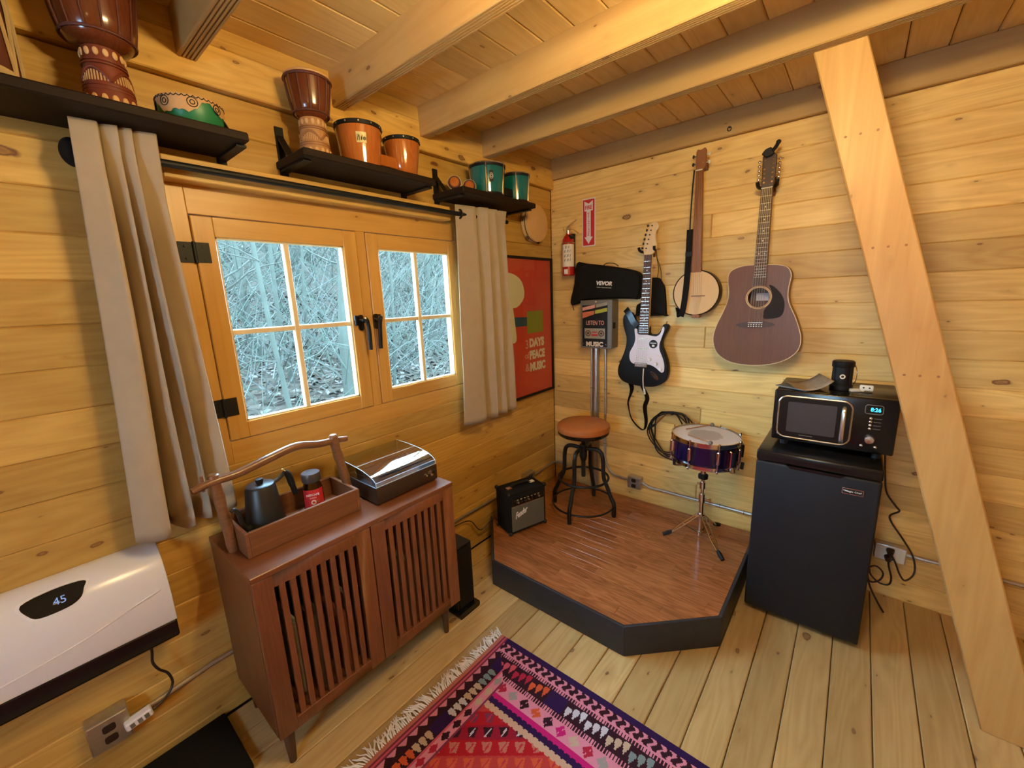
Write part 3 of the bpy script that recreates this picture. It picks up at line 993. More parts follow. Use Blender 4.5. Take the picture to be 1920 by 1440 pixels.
djembe((0.125, -1.785), (SZ, 2.285, 2.425), 0.056, 0.042, 0.078, 'small djembe with pale carved foot beside the orange bongos', False)

# rope drum at the edge of the picture
t = thing('rope_drum', (0.125, -2.637, SZ), 'cone shaped drum laced with pale rope at the far left of the shelf', 'drum')
T = Matrix.Translation((0.125, -2.637, SZ))
MB().lathe([(0.106, 0.0), (0.110, 0.01), (0.112, 0.12), (0.106, 0.30), (0.104, 0.31)], 32, T).build('shell', 'burg', t)
MB().lathe([(0.112, 0.004), (0.115, 0.012), (0.112, 0.024)], 32, T, cap=False).build('hoop', 'rope', t)
for k in range(12):
    a, b = 2 * PI * k / 12, 2 * PI * (k + 0.5) / 12
    for s in (-1, 1):
        p0 = Vector((0.125 + 0.114 * math.cos(a), -2.637 + 0.114 * math.sin(a), SZ + 0.012))
        p1 = Vector((0.125 + 0.110 * math.cos(a + s * PI / 12), -2.637 + 0.110 * math.sin(a + s * PI / 12), SZ + 0.30))
        MB().tube([p0, (p0 + p1) / 2 + Vector(((p0 + p1).x / 2 - 0.125, (p0 + p1).y / 2 + 2.637, 0)).normalized() * 0.005, p1], 0.0038, 5).build('lacing', 'rope', t)

# small green drum with painted hide
t = thing('hide_drum', (0.125, -2.175, SZ), 'shallow green drum with painted hide stretched over it', 'drum')
T = Matrix.Translation((0.125, -2.175, SZ))
MB().lathe([(0.060, 0.0), (0.072, 0.004), (0.082, 0.03), (0.084, 0.045), (0.084, 0.068)], 40, T).build('bowl', 'green', t)
def hfn(u, v):
    a = 2 * PI * u
    low = 0.042 + 0.016 * math.sin(3 * a + 0.6) + 0.008 * math.sin(7 * a) + 0.003 * math.sin(23 * a)
    if v < 0.5:
        z = low + (0.074 - low) * v * 2
        r = 0.0865
    else:
        z = 0.076
        r = 0.0865 * (1 - (v - 0.5) * 2) + 1e-4
    return (0.125 + r * math.cos(a), -2.175 + r * math.sin(a), SZ + z)
MB().grid(hfn, 72, 8, cu=True).build('hide', 'hide', t)
pd = MB()
for a0 in (-1.9, -1.05, -0.2, 0.6, 2.2):
    for R in (0.013, 0.006):
        pts = []
        for i in range(16):
            q = 2 * PI * i / 16
            a = a0 + R * math.cos(q) / 0.0865
            pts.append((0.125 + 0.0872 * math.cos(a), -2.175 + 0.0872 * math.sin(a), SZ + 0.056 + R * math.sin(q)))
        pd.tube(pts, 0.0013, 4, True)
for k in range(40):
    a = 2 * PI * k / 40
    pts = []
    for i in range(6):
        q = PI * i / 5
        b = a + (2 * PI / 40) * (i / 5)
        pts.append((0.125 + 0.0872 * math.cos(b), -2.175 + 0.0872 * math.sin(b), SZ + 0.074 - 0.005 * math.sin(q)))
    pd.tube(pts, 0.0013, 4)
pd.build('painted_rings', 'black', t)
MB().ribbon([(0.125 - 0.02, -2.175 + 0.088, SZ + 0.07), (0.10, -2.07, SZ + 0.045), (0.09, -2.063, SZ + 0.002)], (1, 0, 0), 0.012, 0.003).build('strap', 'black', t)

# bongo pairs
def bongos(c1, r1, b1, c2, r2, b2, zt, label, shell, band, chrome):
    t = thing('bongo_drums', (c1[0], (c1[1] + c2[1]) / 2, SZ), label, 'drum', 'bongo pairs on the shelves')
    for c, r, b in ((c1, r1, b1), (c2, r2, b2)):
        T = Matrix.Translation((c[0], c[1], 0))
        z0 = SZ
        MB().lathe([(b * 0.97, z0 + 0.001), (b, z0 + 0.003), (b + (r - b) * 0.4, z0 + (zt - z0) * 0.35), (r * 0.985, zt - 0.03), (r * 0.985, zt - 0.004)], 44, T).build('shell', shell, t)
        MB().lathe([(r, zt - 0.016), (r * 1.03, zt - 0.014), (r * 1.03, zt), (r * 0.97, zt + 0.002)], 44, T, cap=False).build('rim', band, t)
        MB().lathe([(r * 0.985, zt - 0.003), (r * 0.97, zt + 0.001), (0.0, zt + 0.001)], 44, T, cap=False).build('drum_skin', 'drumskin' if chrome else 'hide', t)
        if chrome:
            MB().lathe([(b * 1.01, z0 + 0.001), (b * 1.03, z0 + 0.003), (b * 1.02, z0 + 0.020), (b * 0.99, z0 + 0.022)], 44, T, cap=False).build('foot_band', 'black', t)
            MB().torus((c[0], c[1], zt + 0.001), (0, 0, 1), r * 1.015, 0.0035, 44, 6).build('hoop', 'silver', t)
            for k in range(6):
                a = 2 * PI * k / 6 + 0.15
                q = MB()
                e = Vector((math.cos(a), math.sin(a), 0))
                C = Vector((c[0], c[1], 0))
                q.tube([C + e * (r * 0.99) + Vector((0, 0, zt + 0.003)), C + e * (r * 1.08) + Vector((0, 0, zt - 0.006)), C + e * (r * 1.07) + Vector((0, 0, zt - 0.03)), C + e * (b * 1.09) + Vector((0, 0, z0 + 0.012))], 0.0032, 6)
                q.sphere(C + e * (b * 1.09) + Vector((0, 0, z0 + 0.012)), 0.006, 8, 6)
                q.build('tension_rod', 'chrome', t)
        else:
            for k in range(12):
                a = 2 * PI * k / 12
                e = Vector((math.cos(a), math.sin(a), 0))
                p = Vector((c[0], c[1], zt - 0.008)) + e * (r * 1.03)
                MB().cyl(p, p + e * 0.003, 0.003, n=8).build('rivet', 'silver', t)
    y0, y1 = c1[1] + b1 * 0.9, c2[1] - b2 * 0.9
    MB().box((c1[0] - 0.028, y0, SZ + 0.03), (c1[0] + 0.028, y1, SZ + 0.075)).build('bridge_block', shell if not chrome else 'black', t, bevel=0.003)
    return t
bg = bongos((0.125, -1.592), 0.092, 0.076, (0.122, -1.375), 0.080, 0.058, 2.312, 'orange brown wooden bongo pair with black rims', 'bongow', 'black', False)
M['label_gold'] = flat('gold_paper_label', (0.62, 0.50, 0.20), 0.45)
def cyl_patch(c, r, a0, a1, z0, z1, n=8):
    mb = MB()
    def fn(u, v):
        a = a0 + (a1 - a0) * u
        z = z0 + (z1 - z0) * v
        rr = r(z) if callable(r) else r
        return (c[0] + rr * math.cos(a), c[1] + rr * math.sin(a), z)
    return mb.grid(fn, n, 3)
rfun = lambda z: (0.076 + 0.016 * (0.4 * min(1, (z - SZ) / 0.057) + 0.6 * max(0, (z - SZ - 0.057) / 0.077))) + 0.0012
cyl_patch((0.125, -1.592), rfun, -0.68, -0.24, 2.228, 2.266).build('paper_label', 'label_gold', bg)
mk = MB()
for i, (a, h0, h1) in enumerate(((-0.63, 0.006, 0.030), (-0.58, 0.018, 0.030), (-0.55, 0.006, 0.026), (-0.47, 0.008, 0.022), (-0.43, 0.010, 0.026), (-0.37, 0.010, 0.020), (-0.33, 0.008, 0.022), (-0.28, 0.010, 0.020))):
    zz = 2.228
    r_ = rfun(zz + 0.015) + 0.0008
    mk.tube([(0.125 + r_ * math.cos(a), -1.592 + r_ * math.sin(a), zz + h0), (0.125 + r_ * math.cos(a + 0.01), -1.592 + r_ * math.sin(a + 0.01), zz + h1)], 0.0014, 4)
mk.build('label_strokes', 'black', bg)
tb = bongos((0.125, -0.808), 0.100, 0.088, (0.125, -0.552), 0.082, 0.072, 2.314, 'glossy teal bongo pair with chrome rods and pale skins', 'teal', 'black', True)
cyl_patch((0.125, -0.808), 0.0985, -0.72, -0.50, 2.215, 2.272, 5).build('badge', 'black', tb)
bd = MB()
for (a, z) in ((-0.61, 2.244),):
    for R in (0.009, 0.0045):
        pts = []
        for i in range(14):
            q = 2 * PI * i / 14
            aa = a + R * math.cos(q) / 0.099
            pts.append((0.125 + 0.0995 * math.cos(aa), -0.808 + 0.0995 * math.sin(aa), z + R * 1.6 * math.sin(q)))
        bd.tube(pts, 0.0012, 4, True)
bd.build('badge_print', 'whiteprint', tb)

# two beaded shakers lying on the shelf
def shaker(c, label):
    d = Vector((1.0, -0.95, 0.06)).normalized()
    C = Vector((c[0], c[1], SZ + 0.0365))
    t = thing('beaded_shaker', (c[0], c[1], SZ), label, 'shaker', 'small beaded shakers')
    T = Matrix.Translation(C) @ d.to_track_quat('Z', 'Y').to_matrix().to_4x4()
    MB().lathe([(0.012, -0.075), (0.014, -0.04), (0.028, -0.015), (0.033, 0.01), (0.031, 0.025), (0.026, 0.03)], 28, T).build('body', 'burg', t)
    MB().lathe([(0.022, 0.0305), (0.022, 0.0325), (0.0, 0.0335)], 24, T, cap=False).build('end_disc', 'bongow', t)
    b = MB()
    for k in range(26):
        a = 2 * PI * k / 26
        for rr, zz in ((0.0335, 0.016), (0.0345, 0.004)):
            b.sphere(T @ Vector((rr * math.cos(a), rr * math.sin(a), zz)), 0.0027, 6, 4)
    tag(b.build('bead_ring', 'whiteprint', t), kind='stuff')
shaker((0.125, -1.062), 'small beaded shaker with copper disc nearest the shelf bracket')
shaker((0.125, -0.955), 'small beaded shaker with copper disc touching the teal bongos')

# tambourine hanging below the shelf end
t = thing('tambourine', (0.03, -0.25, 1.96), 'round tambourine with amber skin hanging on the wall near the corner', 'tambourine')
T = Matrix.Translation((0.008, -0.245, 2.085)) @ Matrix.Rotation(PI / 2, 4, 'Y')
MB().lathe([(0.113, 0.0), (0.118, 0.0), (0.118, 0.048), (0.113, 0.050)], 48, T, cap=False).build('hoop', 'maple', t)
MB().lathe([(0.1185, 0.034), (0.120, 0.036), (0.119, 0.049), (0.112, 0.0505), (0.0, 0.0505)], 48, T, cap=False).build('drum_skin', 'banjoskin', t)
MB().lathe([(0.1192, 0.026), (0.1200, 0.027), (0.1200, 0.031), (0.1192, 0.032)], 48, T, cap=False).build('dark_band', 'black', t)
for k in range(6):
    a = 2 * PI * k / 6 + 0.35
    for dz in (-0.005, 0.003):
        p = T @ Vector((0.118 * math.cos(a), 0.118 * math.sin(a), 0.018 + dz))
        ax = (T.to_3x3() @ Vector((0, 0, 1)))
        MB().cyl(p, p + ax * 0.0015, 0.017, n=14).build('jingle', 'chrome', t)
MB().cyl((0.0, -0.245, 2.192), (0.05, -0.245, 2.196), 0.004, n=8).build('hook', 'black', t)

# ------------------------------------------------------------------ framed poster
t = thing('framed_poster', (0.01, -0.34, 0.89), 'red concert poster in a thin black frame behind the right curtain', 'poster')
PY0, PY1, PZ0, PZ1 = -0.665, -0.022, 0.889, 1.868
f = MB()
for lo, hi in (((PY0, PZ0), (PY0 + 0.016, PZ1)), ((PY1 - 0.016, PZ0), (PY1, PZ1)), ((PY0 + 0.016, PZ0), (PY1 - 0.016, PZ0 + 0.016)), ((PY0 + 0.016, PZ1 - 0.016), (PY1 - 0.016, PZ1))):
    f.box((0.001, lo[0], lo[1]), (0.022, hi[0], hi[1]))
f.build('frame', 'black', t)
MB().box((0.002, PY0 + 0.010, PZ0 + 0.010), (0.010, PY1 - 0.010, PZ1 - 0.010)).build('print', 'posterred', t)
def pshape(name, pts, mat, d, smooth=True):
    p = loop_smooth(pts, 3) if smooth else pts
    return MB().prism(p, 0.0100, 0.0100 + d, 'x').build(name, mat, t)
# plain generic shapes stand in for the poster's picture
pshape('print_shape', [(-0.56, 1.74), (-0.47, 1.75), (-0.38, 1.70), (-0.36, 1.60), (-0.45, 1.53), (-0.55, 1.56)], 'cream', 0.0006)
pshape('print_shape', [(-0.56, 1.47), (-0.30, 1.46), (-0.30, 1.40), (-0.56, 1.40)], 'blueprint', 0.0006, False)
pshape('print_shape', [(-0.335, 1.50), (-0.145, 1.50), (-0.145, 1.345), (-0.335, 1.345)], 'greenprint', 0.0009, False)
pshape('print_shape', [(-0.53, 1.51), (-0.49, 1.53), (-0.47, 1.42), (-0.46, 1.31), (-0.51, 1.30), (-0.53, 1.40)], 'cream', 0.0009)
R_, U_ = (0, 1, 0), (0, 0, 1)
text('poster_lettering', 'DAYS', t, (0.0106, -0.225, 1.275), R_, U_, 0.066, 'cream', 0.18, 0.0006, 0.06)
text('poster_lettering', 'PEACE', t, (0.0106, -0.222, 1.188), R_, U_, 0.066, 'cream', 0.188, 0.0006, 0.06)
text('poster_lettering', 'MUSIC', t, (0.0106, -0.220, 1.100), R_, U_, 0.066, 'cream', 0.188, 0.0006, 0.06)
text('poster_lettering', '3', t, (0.0106, -0.345, 1.270), R_, U_, 0.062, 'pinkprint', None, 0.0006, 0.01)
text('poster_lettering', 'of', t, (0.0106, -0.345, 1.190), R_, U_, 0.045, 'pinkprint', None, 0.0006, 0.01)
text('poster_lettering', '&', t, (0.0106, -0.345, 1.103), R_, U_, 0.055, 'pinkprint', None, 0.0006, 0.01)
MB().box((0.0135, PY0 + 0.014, PZ0 + 0.014), (0.0155, PY1 - 0.014, PZ1 - 0.014)).build('glazing', 'glass', t)

# ------------------------------------------------------------------ wall heater
t = thing('wall_heater', (0.06, -2.80, 0.51), 'white curved wall heater with black lower edge and digital display', 'heater')
up = [(0.004, 0.578), (0.122, 0.578), (0.1225, 0.66), (0.120, 0.70), (0.112, 0.745), (0.095, 0.785), (0.065, 0.815), (0.03, 0.832), (0.004, 0.836)]
dn = [(0.004, 0.507), (0.10, 0.507), (0.114, 0.511), (0.121, 0.522), (0.1215, 0.5775), (0.004, 0.5775)]
def along_y(poly, y0, y1):
    n = len(poly)
    m = MB()
    vs = [(x, y0, z) for x, z in poly] + [(x, y1, z) for x, z in poly]
    m.add(vs, [(i, (i + 1) % n, n + (i + 1) % n, n + i) for i in range(n)] + [tuple(range(n)), tuple(range(2 * n - 1, n - 1, -1))])
    return m
along_y(up, -3.20, -2.476).build('shell', 'heater', t, bevel=0.004, seg=2)
along_y(dn, -3.19, -2.478).build('air_outlet', 'blackgloss', t, bevel=0.004)
# raised crease across the front
crease = [(0.1235, -3.15, 0.615), (0.1238, -2.9, 0.622), (0.1235, -2.70, 0.650), (0.1228, -2.56, 0.690), (0.1222, -2.50, 0.706)]
MB().tube(path_smooth(crease), 0.0022, 6).build('crease', 'heater', t)
def hx(z):
    for (a, za), (b, zb) in zip(up[1:], up[2:]):
        if za <= z <= zb:
            return a + (b - a) * (z - za) / (zb - za)
    return 0.12
dp = [(-2.783, 0.838), (-2.775, 0.812), (-2.755, 0.795), (-2.70, 0.795), (-2.672, 0.806), (-2.660, 0.826), (-2.656, 0.842), (-2.72, 0.846)]
def disp(pts, d, sc=1.0):
    cy, cz = sum(p[0] for p in pts) / len(pts), sum(p[1] for p in pts) / len(pts)
    m = MB()
    pp = loop_smooth([(cy + (p[0] - cy) * sc, cz + (p[1] - cz) * sc) for p in pts], 4)
    n = len(pp)
    zc = lambda z: z - 0.030
    ring = [(hx(zc(z)) + d, y, zc(z)) for y, z in pp]
    low = [(hx(zc(z)) - 0.006, y, zc(z)) for y, z in pp]
    c = (hx(zc(cz)) + d, cy, zc(cz))
    m.add(ring + low + [c], [(i, (i + 1) % n, n + (i + 1) % n, n + i) for i in range(n)] + [(i, (i + 1) % n, 2 * n) for i in range(n)])
    return m
disp(dp, 0.0012, 1.12).build('display_bezel', 'white', t)
disp(dp, 0.0022).build('display_panel', 'blackgloss', t)
zc = 0.790
text('display_digits', '45', t, (hx(zc) + 0.0028, -2.712, zc), (0, 1, 0), (-0.75, 0, 1), 0.021, 'display_w', 0.026, 0.0004)
hc = MB()
hc.tube(path_smooth([(0.06, -2.55, 0.507), (0.055, -2.552, 0.46), (0.05, -2.556, 0.42), (0.045, -2.545, 0.38), (0.042, -2.525, 0.345), (0.045, -2.52, 0.30), (0.055, -2.545, 0.27), (0.068, -2.585, 0.262)]), 0.0042, 8)
hc.build('power_cord', 'cord', t)
pl = MB()
T = Matrix.Translation((0.066, -2.622, 0.262)) @ Matrix.Rotation(0.15, 4, 'X')
pl.box((-0.016, -0.036, -0.014), (0.016, 0.036, 0.014), T=T)
pl.build('plug', 'white', t, bevel=0.004)
for q in (-0.018, 0.002, 0.020):
    MB().box((0.0155, q - 0.006, -0.008), (0.0172, q + 0.006, 0.008), T=T).build('plug_button', 'boxgrey', t)

# ------------------------------------------------------------------ outlets and conduit
def outlet_left(y0, y1, z0, z1, label, d=0.05, plugs=()):
    t = thing('outlet_box', (d / 2, (y0 + y1) / 2, z0), label, 'outlet', 'metal outlet boxes on the walls')
    MB().box((0.001, y0, z0), (d, y1, z1)).build('box', 'steel', t, bevel=0.006, seg=2)
    MB().box((d, y0 + 0.004, z0 + 0.004), (d + 0.0025, y1 - 0.004, z1 - 0.004)).build('cover_plate', 'steel', t, bevel=0.002)
    for zz in ((z0 + z1) / 2 - 0.02, (z0 + z1) / 2 + 0.02):
        MB().prism(rrect((y0 + y1) / 2 - 0.016, (y0 + y1) / 2 + 0.016, zz - 0.013, zz + 0.013, 0.008), d + 0.002, d + 0.0045, 'x').build('socket', 'cord', t)
    return t
outlet_left(-2.742, -2.640, 0.205, 0.318, 'metal outlet box under the wall heater with a white plug', 0.055)
outlet_left(-0.455, -0.345, 0.235, 0.325, 'metal outlet box on the window wall behind the amplifier', 0.05)
def outlet_back(x0, x1, z0, z1, label, plate):
    t = thing('outlet_box', ((x0 + x1) / 2, -0.025, z0), label, 'outlet', 'metal outlet boxes on the walls')
    MB().box((x0, -0.05, z0), (x1, -0.001, z1)).build('box', 'steel', t, bevel=0.006, seg=2)
    MB().box((x0 + 0.004, -0.0525, z0 + 0.004), (x1 - 0.004, -0.05, z1 - 0.004)).build('cover_plate', plate, t, bevel=0.002)
    for zz in ((z0 + z1) / 2 - 0.02, (z0 + z1) / 2 + 0.02):
        c = (x0 + x1) / 2
        MB().prism(rrect(c - 0.016, c + 0.016, zz - 0.013, zz + 0.013, 0.008), -0.0545, -0.052, 'y').build('socket', 'cord', t)
    return t
outlet_back(0.648, 0.745, 0.238, 0.325, 'metal double outlet on the guitar wall between stool and drum', 'steel')
outlet_back(1.985, 2.105, 0.222, 0.306, 'pale double outlet on the wall between fridge and post', 'offwhite')

def conduit(name, pts, r, label, straps=()):
    t = thing('conduit_pipe', pts[0], label, 'conduit', 'steel conduit pipes')
    MB().tube(pts, r, 10).build('pipe', 'steel', t)
    for p, ax in straps:
        p = Vector(p)
        q = MB().torus(p, ax, r + 0.002, 0.0025, 16, 5)
        q.build('strap', 'silver', t)
    return t
conduit('c', [(0.022, -2.64, 0.245), (0.022, -2.56, 0.25), (0.012, -2.4, 0.262), (0.012, -1.5, 0.262), (0.012, -0.455, 0.262)], 0.0095, 'steel conduit along the window wall behind the cabinet', (((0.012, -1.45, 0.262), (0, 1, 0)),))
conduit('c', path_smooth([(0.012, -0.345, 0.262), (0.012, -0.10, 0.275), (0.02, -0.03, 0.278), (0.08, -0.014, 0.278), (0.30, -0.012, 0.27)]), 0.0085, 'thin steel conduit bending round the room corner behind the stool')
conduit('c', [(0.345, -0.014, 1.235), (0.345, -0.014, 0.156)], 0.0085, 'leftmost thin conduit pipe below the music box', (((0.345, -0.014, 0.93), (0, 0, 1)),))
conduit('c', [(0.388, -0.026, 1.235), (0.388, -0.026, 0.156)], 0.0215, 'thick middle conduit pipe below the music box')
conduit('c', path_smooth([(0.452, -0.014, 1.235), (0.455, -0.014, 0.9), (0.455, -0.014, 0.50), (0.458, -0.014, 0.40), (0.485, -0.014, 0.33), (0.54, -0.014, 0.29), (0.648, -0.014, 0.282)]), 0.0085, 'rightmost thin conduit pipe curving to the double outlet', (((0.4545, -0.014, 0.93), (0, 0, 1)), ((0.455, -0.014, 0.52), (0, 0, 1))))
conduit('c', [(0.745, -0.014, 0.285), (0.80, -0.012, 0.262), (1.985, -0.012, 0.262)], 0.0095, 'steel conduit running behind the snare drum to the fridge', (((1.25, -0.012, 0.262), (1, 0, 0)), ((1.385, -0.012, 0.262), (1, 0, 0))))
conduit('c', [(2.105, -0.012, 0.262), (3.2, -0.012, 0.262)], 0.0095, 'steel conduit on the wall right of the leaning post')

# ------------------------------------------------------------------ ceiling light just above and before the camera's view
t = thing('ceiling_light', (1.62, -1.87, 2.30), 'three bulb ceiling light hanging below the beams', 'ceiling light')
MB().cyl((1.62, -1.87, 2.42), (1.62, -1.87, CZ), 0.012, n=12).lathe([(0.06, CZ - 0.025), (0.065, CZ - 0.001)], 24, Matrix.Translation((1.62, -1.87, 0))).build('stem', 'black', t)
arms = MB()
BULBS = [(1.505, -1.93, 2.30), (1.745, -1.93, 2.30), (1.63, -1.72, 2.30)]
for b in BULBS:
    arms.tube([(1.62, -1.87, 2.43), ((b[0] + 1.62) / 2, (b[1] - 1.87) / 2, 2.43), (b[0], b[1], 2.42), (b[0], b[1], 2.345)], 0.007, 8)
    arms.cyl((b[0], b[1], 2.34), (b[0], b[1], 2.375), 0.018, n=14)
arms.build('arms', 'black', t)
for b in BULBS:
    MB().sphere(b, 0.034, 16, 10, (1, 1, 1.1)).build('bulb', 'bulb', t)

t = thing('fill_globe_light', (2.7, -3.7, 2.2), 'added fill globe out of view at the back of the room', 'ceiling light')  # unseen globe added to give the walls a warm fill
MB().cyl((2.7, -3.7, 2.29), (2.7, -3.7, CZ), 0.010, n=12).lathe([(0.05, CZ - 0.02), (0.055, CZ - 0.001)], 24, Matrix.Translation((2.7, -3.7, 0))).build('stem', 'black', t)
MB().sphere((2.7, -3.7, 2.2), 0.1, 24, 16).build('globe', 'globe', t)

# small screw eye on the wall plate
t = thing('screw_eye', (1.17, -0.03, 2.43), 'small dark screw eye on the top wall board above the banjo', 'hook')
MB().torus((1.172, -0.032, 2.432), (0.3, 1, 0.2), 0.010, 0.0025, 18, 6).cyl((1.172, -0.022, 2.44), (1.172, -0.034, 2.44), 0.003, n=8).build('eye', 'iron', t)
# ================================================================== GUITAR WALL
# fire sign
t = thing('fire_sign', (0.31, -0.001, 1.92), 'red and white fire extinguisher arrow sign on the corner wall', 'sign')
SX0, SX1, SZ0, SZ1 = 0.262, 0.364, 1.925, 2.236
MB().prism(rrect(SX0, SX1, SZ0, SZ1, 0.006), -0.003, -0.0005, 'y').build('plate', 'whiteprint', t)
MB().prism(rrect(SX0 + 0.007, SX1 - 0.007, SZ0 + 0.007, SZ1 - 0.007, 0.004), -0.0036, -0.003, 'y').build('red_field', 'redprint', t)
cx = (SX0 + SX1) / 2
arrow = [(cx - 0.032, SZ1 - 0.016), (cx, SZ1 - 0.034), (cx + 0.032, SZ1 - 0.016), (cx + 0.032, SZ1 - 0.080), (cx + 0.016, SZ1 - 0.080), (cx + 0.016, SZ0 + 0.062), (cx + 0.032, SZ0 + 0.062), (cx, SZ0 + 0.016), (cx - 0.032, SZ0 + 0.062), (cx - 0.016, SZ0 + 0.062), (cx - 0.016, SZ1 - 0.080), (cx - 0.032, SZ1 - 0.080)]
MB().prism(arrow, -0.0042, -0.0036, 'y').build('arrow', 'whiteprint', t)
text('sign_lettering', 'FIRE', t, (cx, -0.0043, SZ1 - 0.058), (1, 0, 0), (0, 0, 1), 0.026, 'redprint', 0.052, 0.0004, 0.03)
for i, ch in enumerate('EXTINGUISHER'):
    text('sign_lettering', ch, t, (cx, -0.0043, SZ1 - 0.096 - i * 0.0128), (1, 0, 0), (0, 0, 1), 0.0105, 'redprint', 0.013 if ch != 'I' else 0.003, 0.0004, 0.02)

# fire extinguisher
t = thing('fire_extinguisher', (0.185, -0.062, 1.735), 'small red fire extinguisher with paper label in the corner', 'fire extinguisher')
T = Matrix.Translation((0.185, -0.062, 1.735))
MB().lathe([(0.036, 0), (0.041, 0.004), (0.0415, 0.21), (0.038, 0.245), (0.026, 0.268), (0.016, 0.276), (0.016, 0.285)], 32, T).build('cylinder', 'red', t)
cyl_patch((0.185, -0.062), 0.0422, -PI, 0.15, 1.795, 1.945, 20).build('paper_label', 'cream', t)
lb = MB()
for k in range(8):
    a = -1.9 + 0.16 * k
    for z in (1.83, 1.86, 1.89, 1.915):
        if (k * 7 + int(z * 100)) % 3:
            e = Vector((math.cos(a), math.sin(a), 0))
            p = Vector((0.185, -0.062, z)) + e * 0.0427
            lb.tube([p, p + Vector((0.004, 0.001, 0.018))], 0.0016, 4)
lb.build('label_print', 'black', t)
MB().torus((0.185, -0.062, 1.955), (0, 0, 1), 0.0415, 0.004, 28, 6).build('strap', 'silver', t)
MB().cyl((0.185, -0.062, 2.015), (0.185, -0.062, 2.05), 0.013, n=14).box((0.176, -0.075, 2.04), (0.20, -0.05, 2.06)).build('valve', 'silver', t)
MB().ribbon(path_smooth([(0.178, -0.064, 2.058), (0.21, -0.07, 2.075), (0.262, -0.078, 2.098)]), (0, 1, 0), 0.018, 0.004).ribbon(path_smooth([(0.19, -0.064, 2.045), (0.23, -0.07, 2.04), (0.272, -0.078, 2.012)]), (0, 1, 0), 0.018, 0.004).build('lever', 'silver', t)
MB().torus((0.158, -0.075, 2.05), (1, 0.6, 0.2), 0.014, 0.0022, 20, 5).build('pull_ring', 'chrome', t)
MB().cyl((0.21, -0.085, 1.99), (0.21, -0.05, 1.99), 0.016, n=16).build('gauge', 'black', t)
cyl_patch((0.185, -0.062), 0.0424, -1.85, -1.15, 1.745, 1.778, 8).build('emblem', 'whiteprint', t)
MB().box((0.165, -0.02, 1.75), (0.205, -0.0005, 2.02)).build('wall_bracket', 'black', t)

# black zip bag with white lettering
t = thing('zip_bag', (0.45, -0.035, 1.53), 'black zip case with white lettering resting on the music box', 'bag')
bagp = [(0.242, 1.813), (0.32, 1.806), (0.518, 1.771), (0.665, 1.737), (0.708, 1.701), (0.713, 1.625), (0.695, 1.562), (0.663, 1.562), (0.475, 1.568), (0.304, 1.562), (0.271, 1.548), (0.205, 1.53), (0.192, 1.563), (0.222, 1.675)]
bp = loop_smooth(bagp, 3)
n = len(bp)
bc = (0.45, 1.66)
m = MB()
rows = [(1.0, -0.004), (1.0, -0.040), (0.97, -0.060), (0.90, -0.070), (0.6, -0.075), (0.25, -0.078)]
vs = []
for s, y in rows:
    vs += [(bc[0] + (x - bc[0]) * s, y + 0.003 * math.sin(x * 40), bc[1] + (z - bc[1]) * s) for x, z in bp]
fs = []
for r in range(len(rows) - 1):
    fs += [(r * n + i, r * n + (i + 1) % n, (r + 1) * n + (i + 1) % n, (r + 1) * n + i) for i in range(n)]
fs += [tuple(range(n)), tuple(range(len(rows) * n - 1, (len(rows) - 1) * n - 1, -1))]
m.add(vs, fs)
m.build('body', 'blackmatte', t)
MB().tube([(x, -0.042, z) for x, z in bp], 0.0032, 5, True).build('zip_piping', 'black', t)
rt = Vector((1, 0, -0.09)).normalized()
text('bag_lettering', 'VEVOR', t, (0.472, -0.0795, 1.668), rt, (0.12, 0, 1), 0.028, 'whiteprint', 0.118, 0.0008, 0.05, 0.15)
text('bag_lettering', 'TOUGH TOOLS HALF PRICE', t, (0.470, -0.0795, 1.640), rt, (0.05, 0, 1), 0.005, 'whiteprint', 0.110, 0.0006, 0.0)
MB().tube(path_smooth([(0.45, -0.05, 1.785), (0.48, -0.055, 1.797), (0.53, -0.055, 1.792), (0.56, -0.05, 1.772)]), 0.003, 6).build('grab_loop', 'black', t)
MB().ribbon([(0.208, -0.05, 1.535), (0.215, -0.055, 1.515), (0.222, -0.055, 1.492)], (0, 1, 0), 0.006, 0.003).build('zip_pull', 'black', t)

# LISTEN TO MUSIC box
t = thing('music_box_panel', (0.425, -0.05, 1.235), 'grey electrical box with listen to music artwork above the pipes', 'electrical box')
BX0, BX1, BZ0, BZ1 = 0.308, 0.541, 1.236, 1.557
MB().box((BX0, -0.10, BZ0), (BX1, -0.001, BZ1)).build('box', 'boxgrey', t, bevel=0.004)
MB().box((BX0 - 0.003, -0.1045, BZ0 - 0.003), (BX1 + 0.003, -0.10, BZ1 + 0.003)).build('lid', 'boxgrey', t, bevel=0.002)
MB().box((BX0 + 0.012, -0.1055, BZ0 + 0.008), (BX1 - 0.030, -0.1045, BZ1 - 0.030)).build('art_panel', 'black', t)
yf = -0.1056
def stripe(a, mat):
    MB().prism(a, yf - 0.0006, yf, 'y').build('art_stripe', mat, t)
stripe([(0.322, 1.490), (0.418, 1.508), (0.418, 1.530), (0.322, 1.512)], 'pinkprint')
stripe([(0.424, 1.509), (0.508, 1.525), (0.508, 1.549 - 0.004), (0.424, 1.531)], 'greyprint')
stripe([(0.322, 1.438), (0.412, 1.466), (0.412, 1.490), (0.322, 1.478)], 'orange')
stripe([(0.418, 1.468), (0.508, 1.484), (0.508, 1.508), (0.418, 1.492)], 'yellow')
text('art_lettering', 'LISTEN TO', t, (0.418, yf, 1.408), (1, 0, 0), (0, 0, 1), 0.030, 'pinkprint', 0.135, 0.0006, 0.01)
text('art_lettering', 'MUSIC', t, (0.415, yf, 1.262), (1, 0, 0), (0, 0, 1), 0.034, 'cream', 0.130, 0.0006, 0.05)
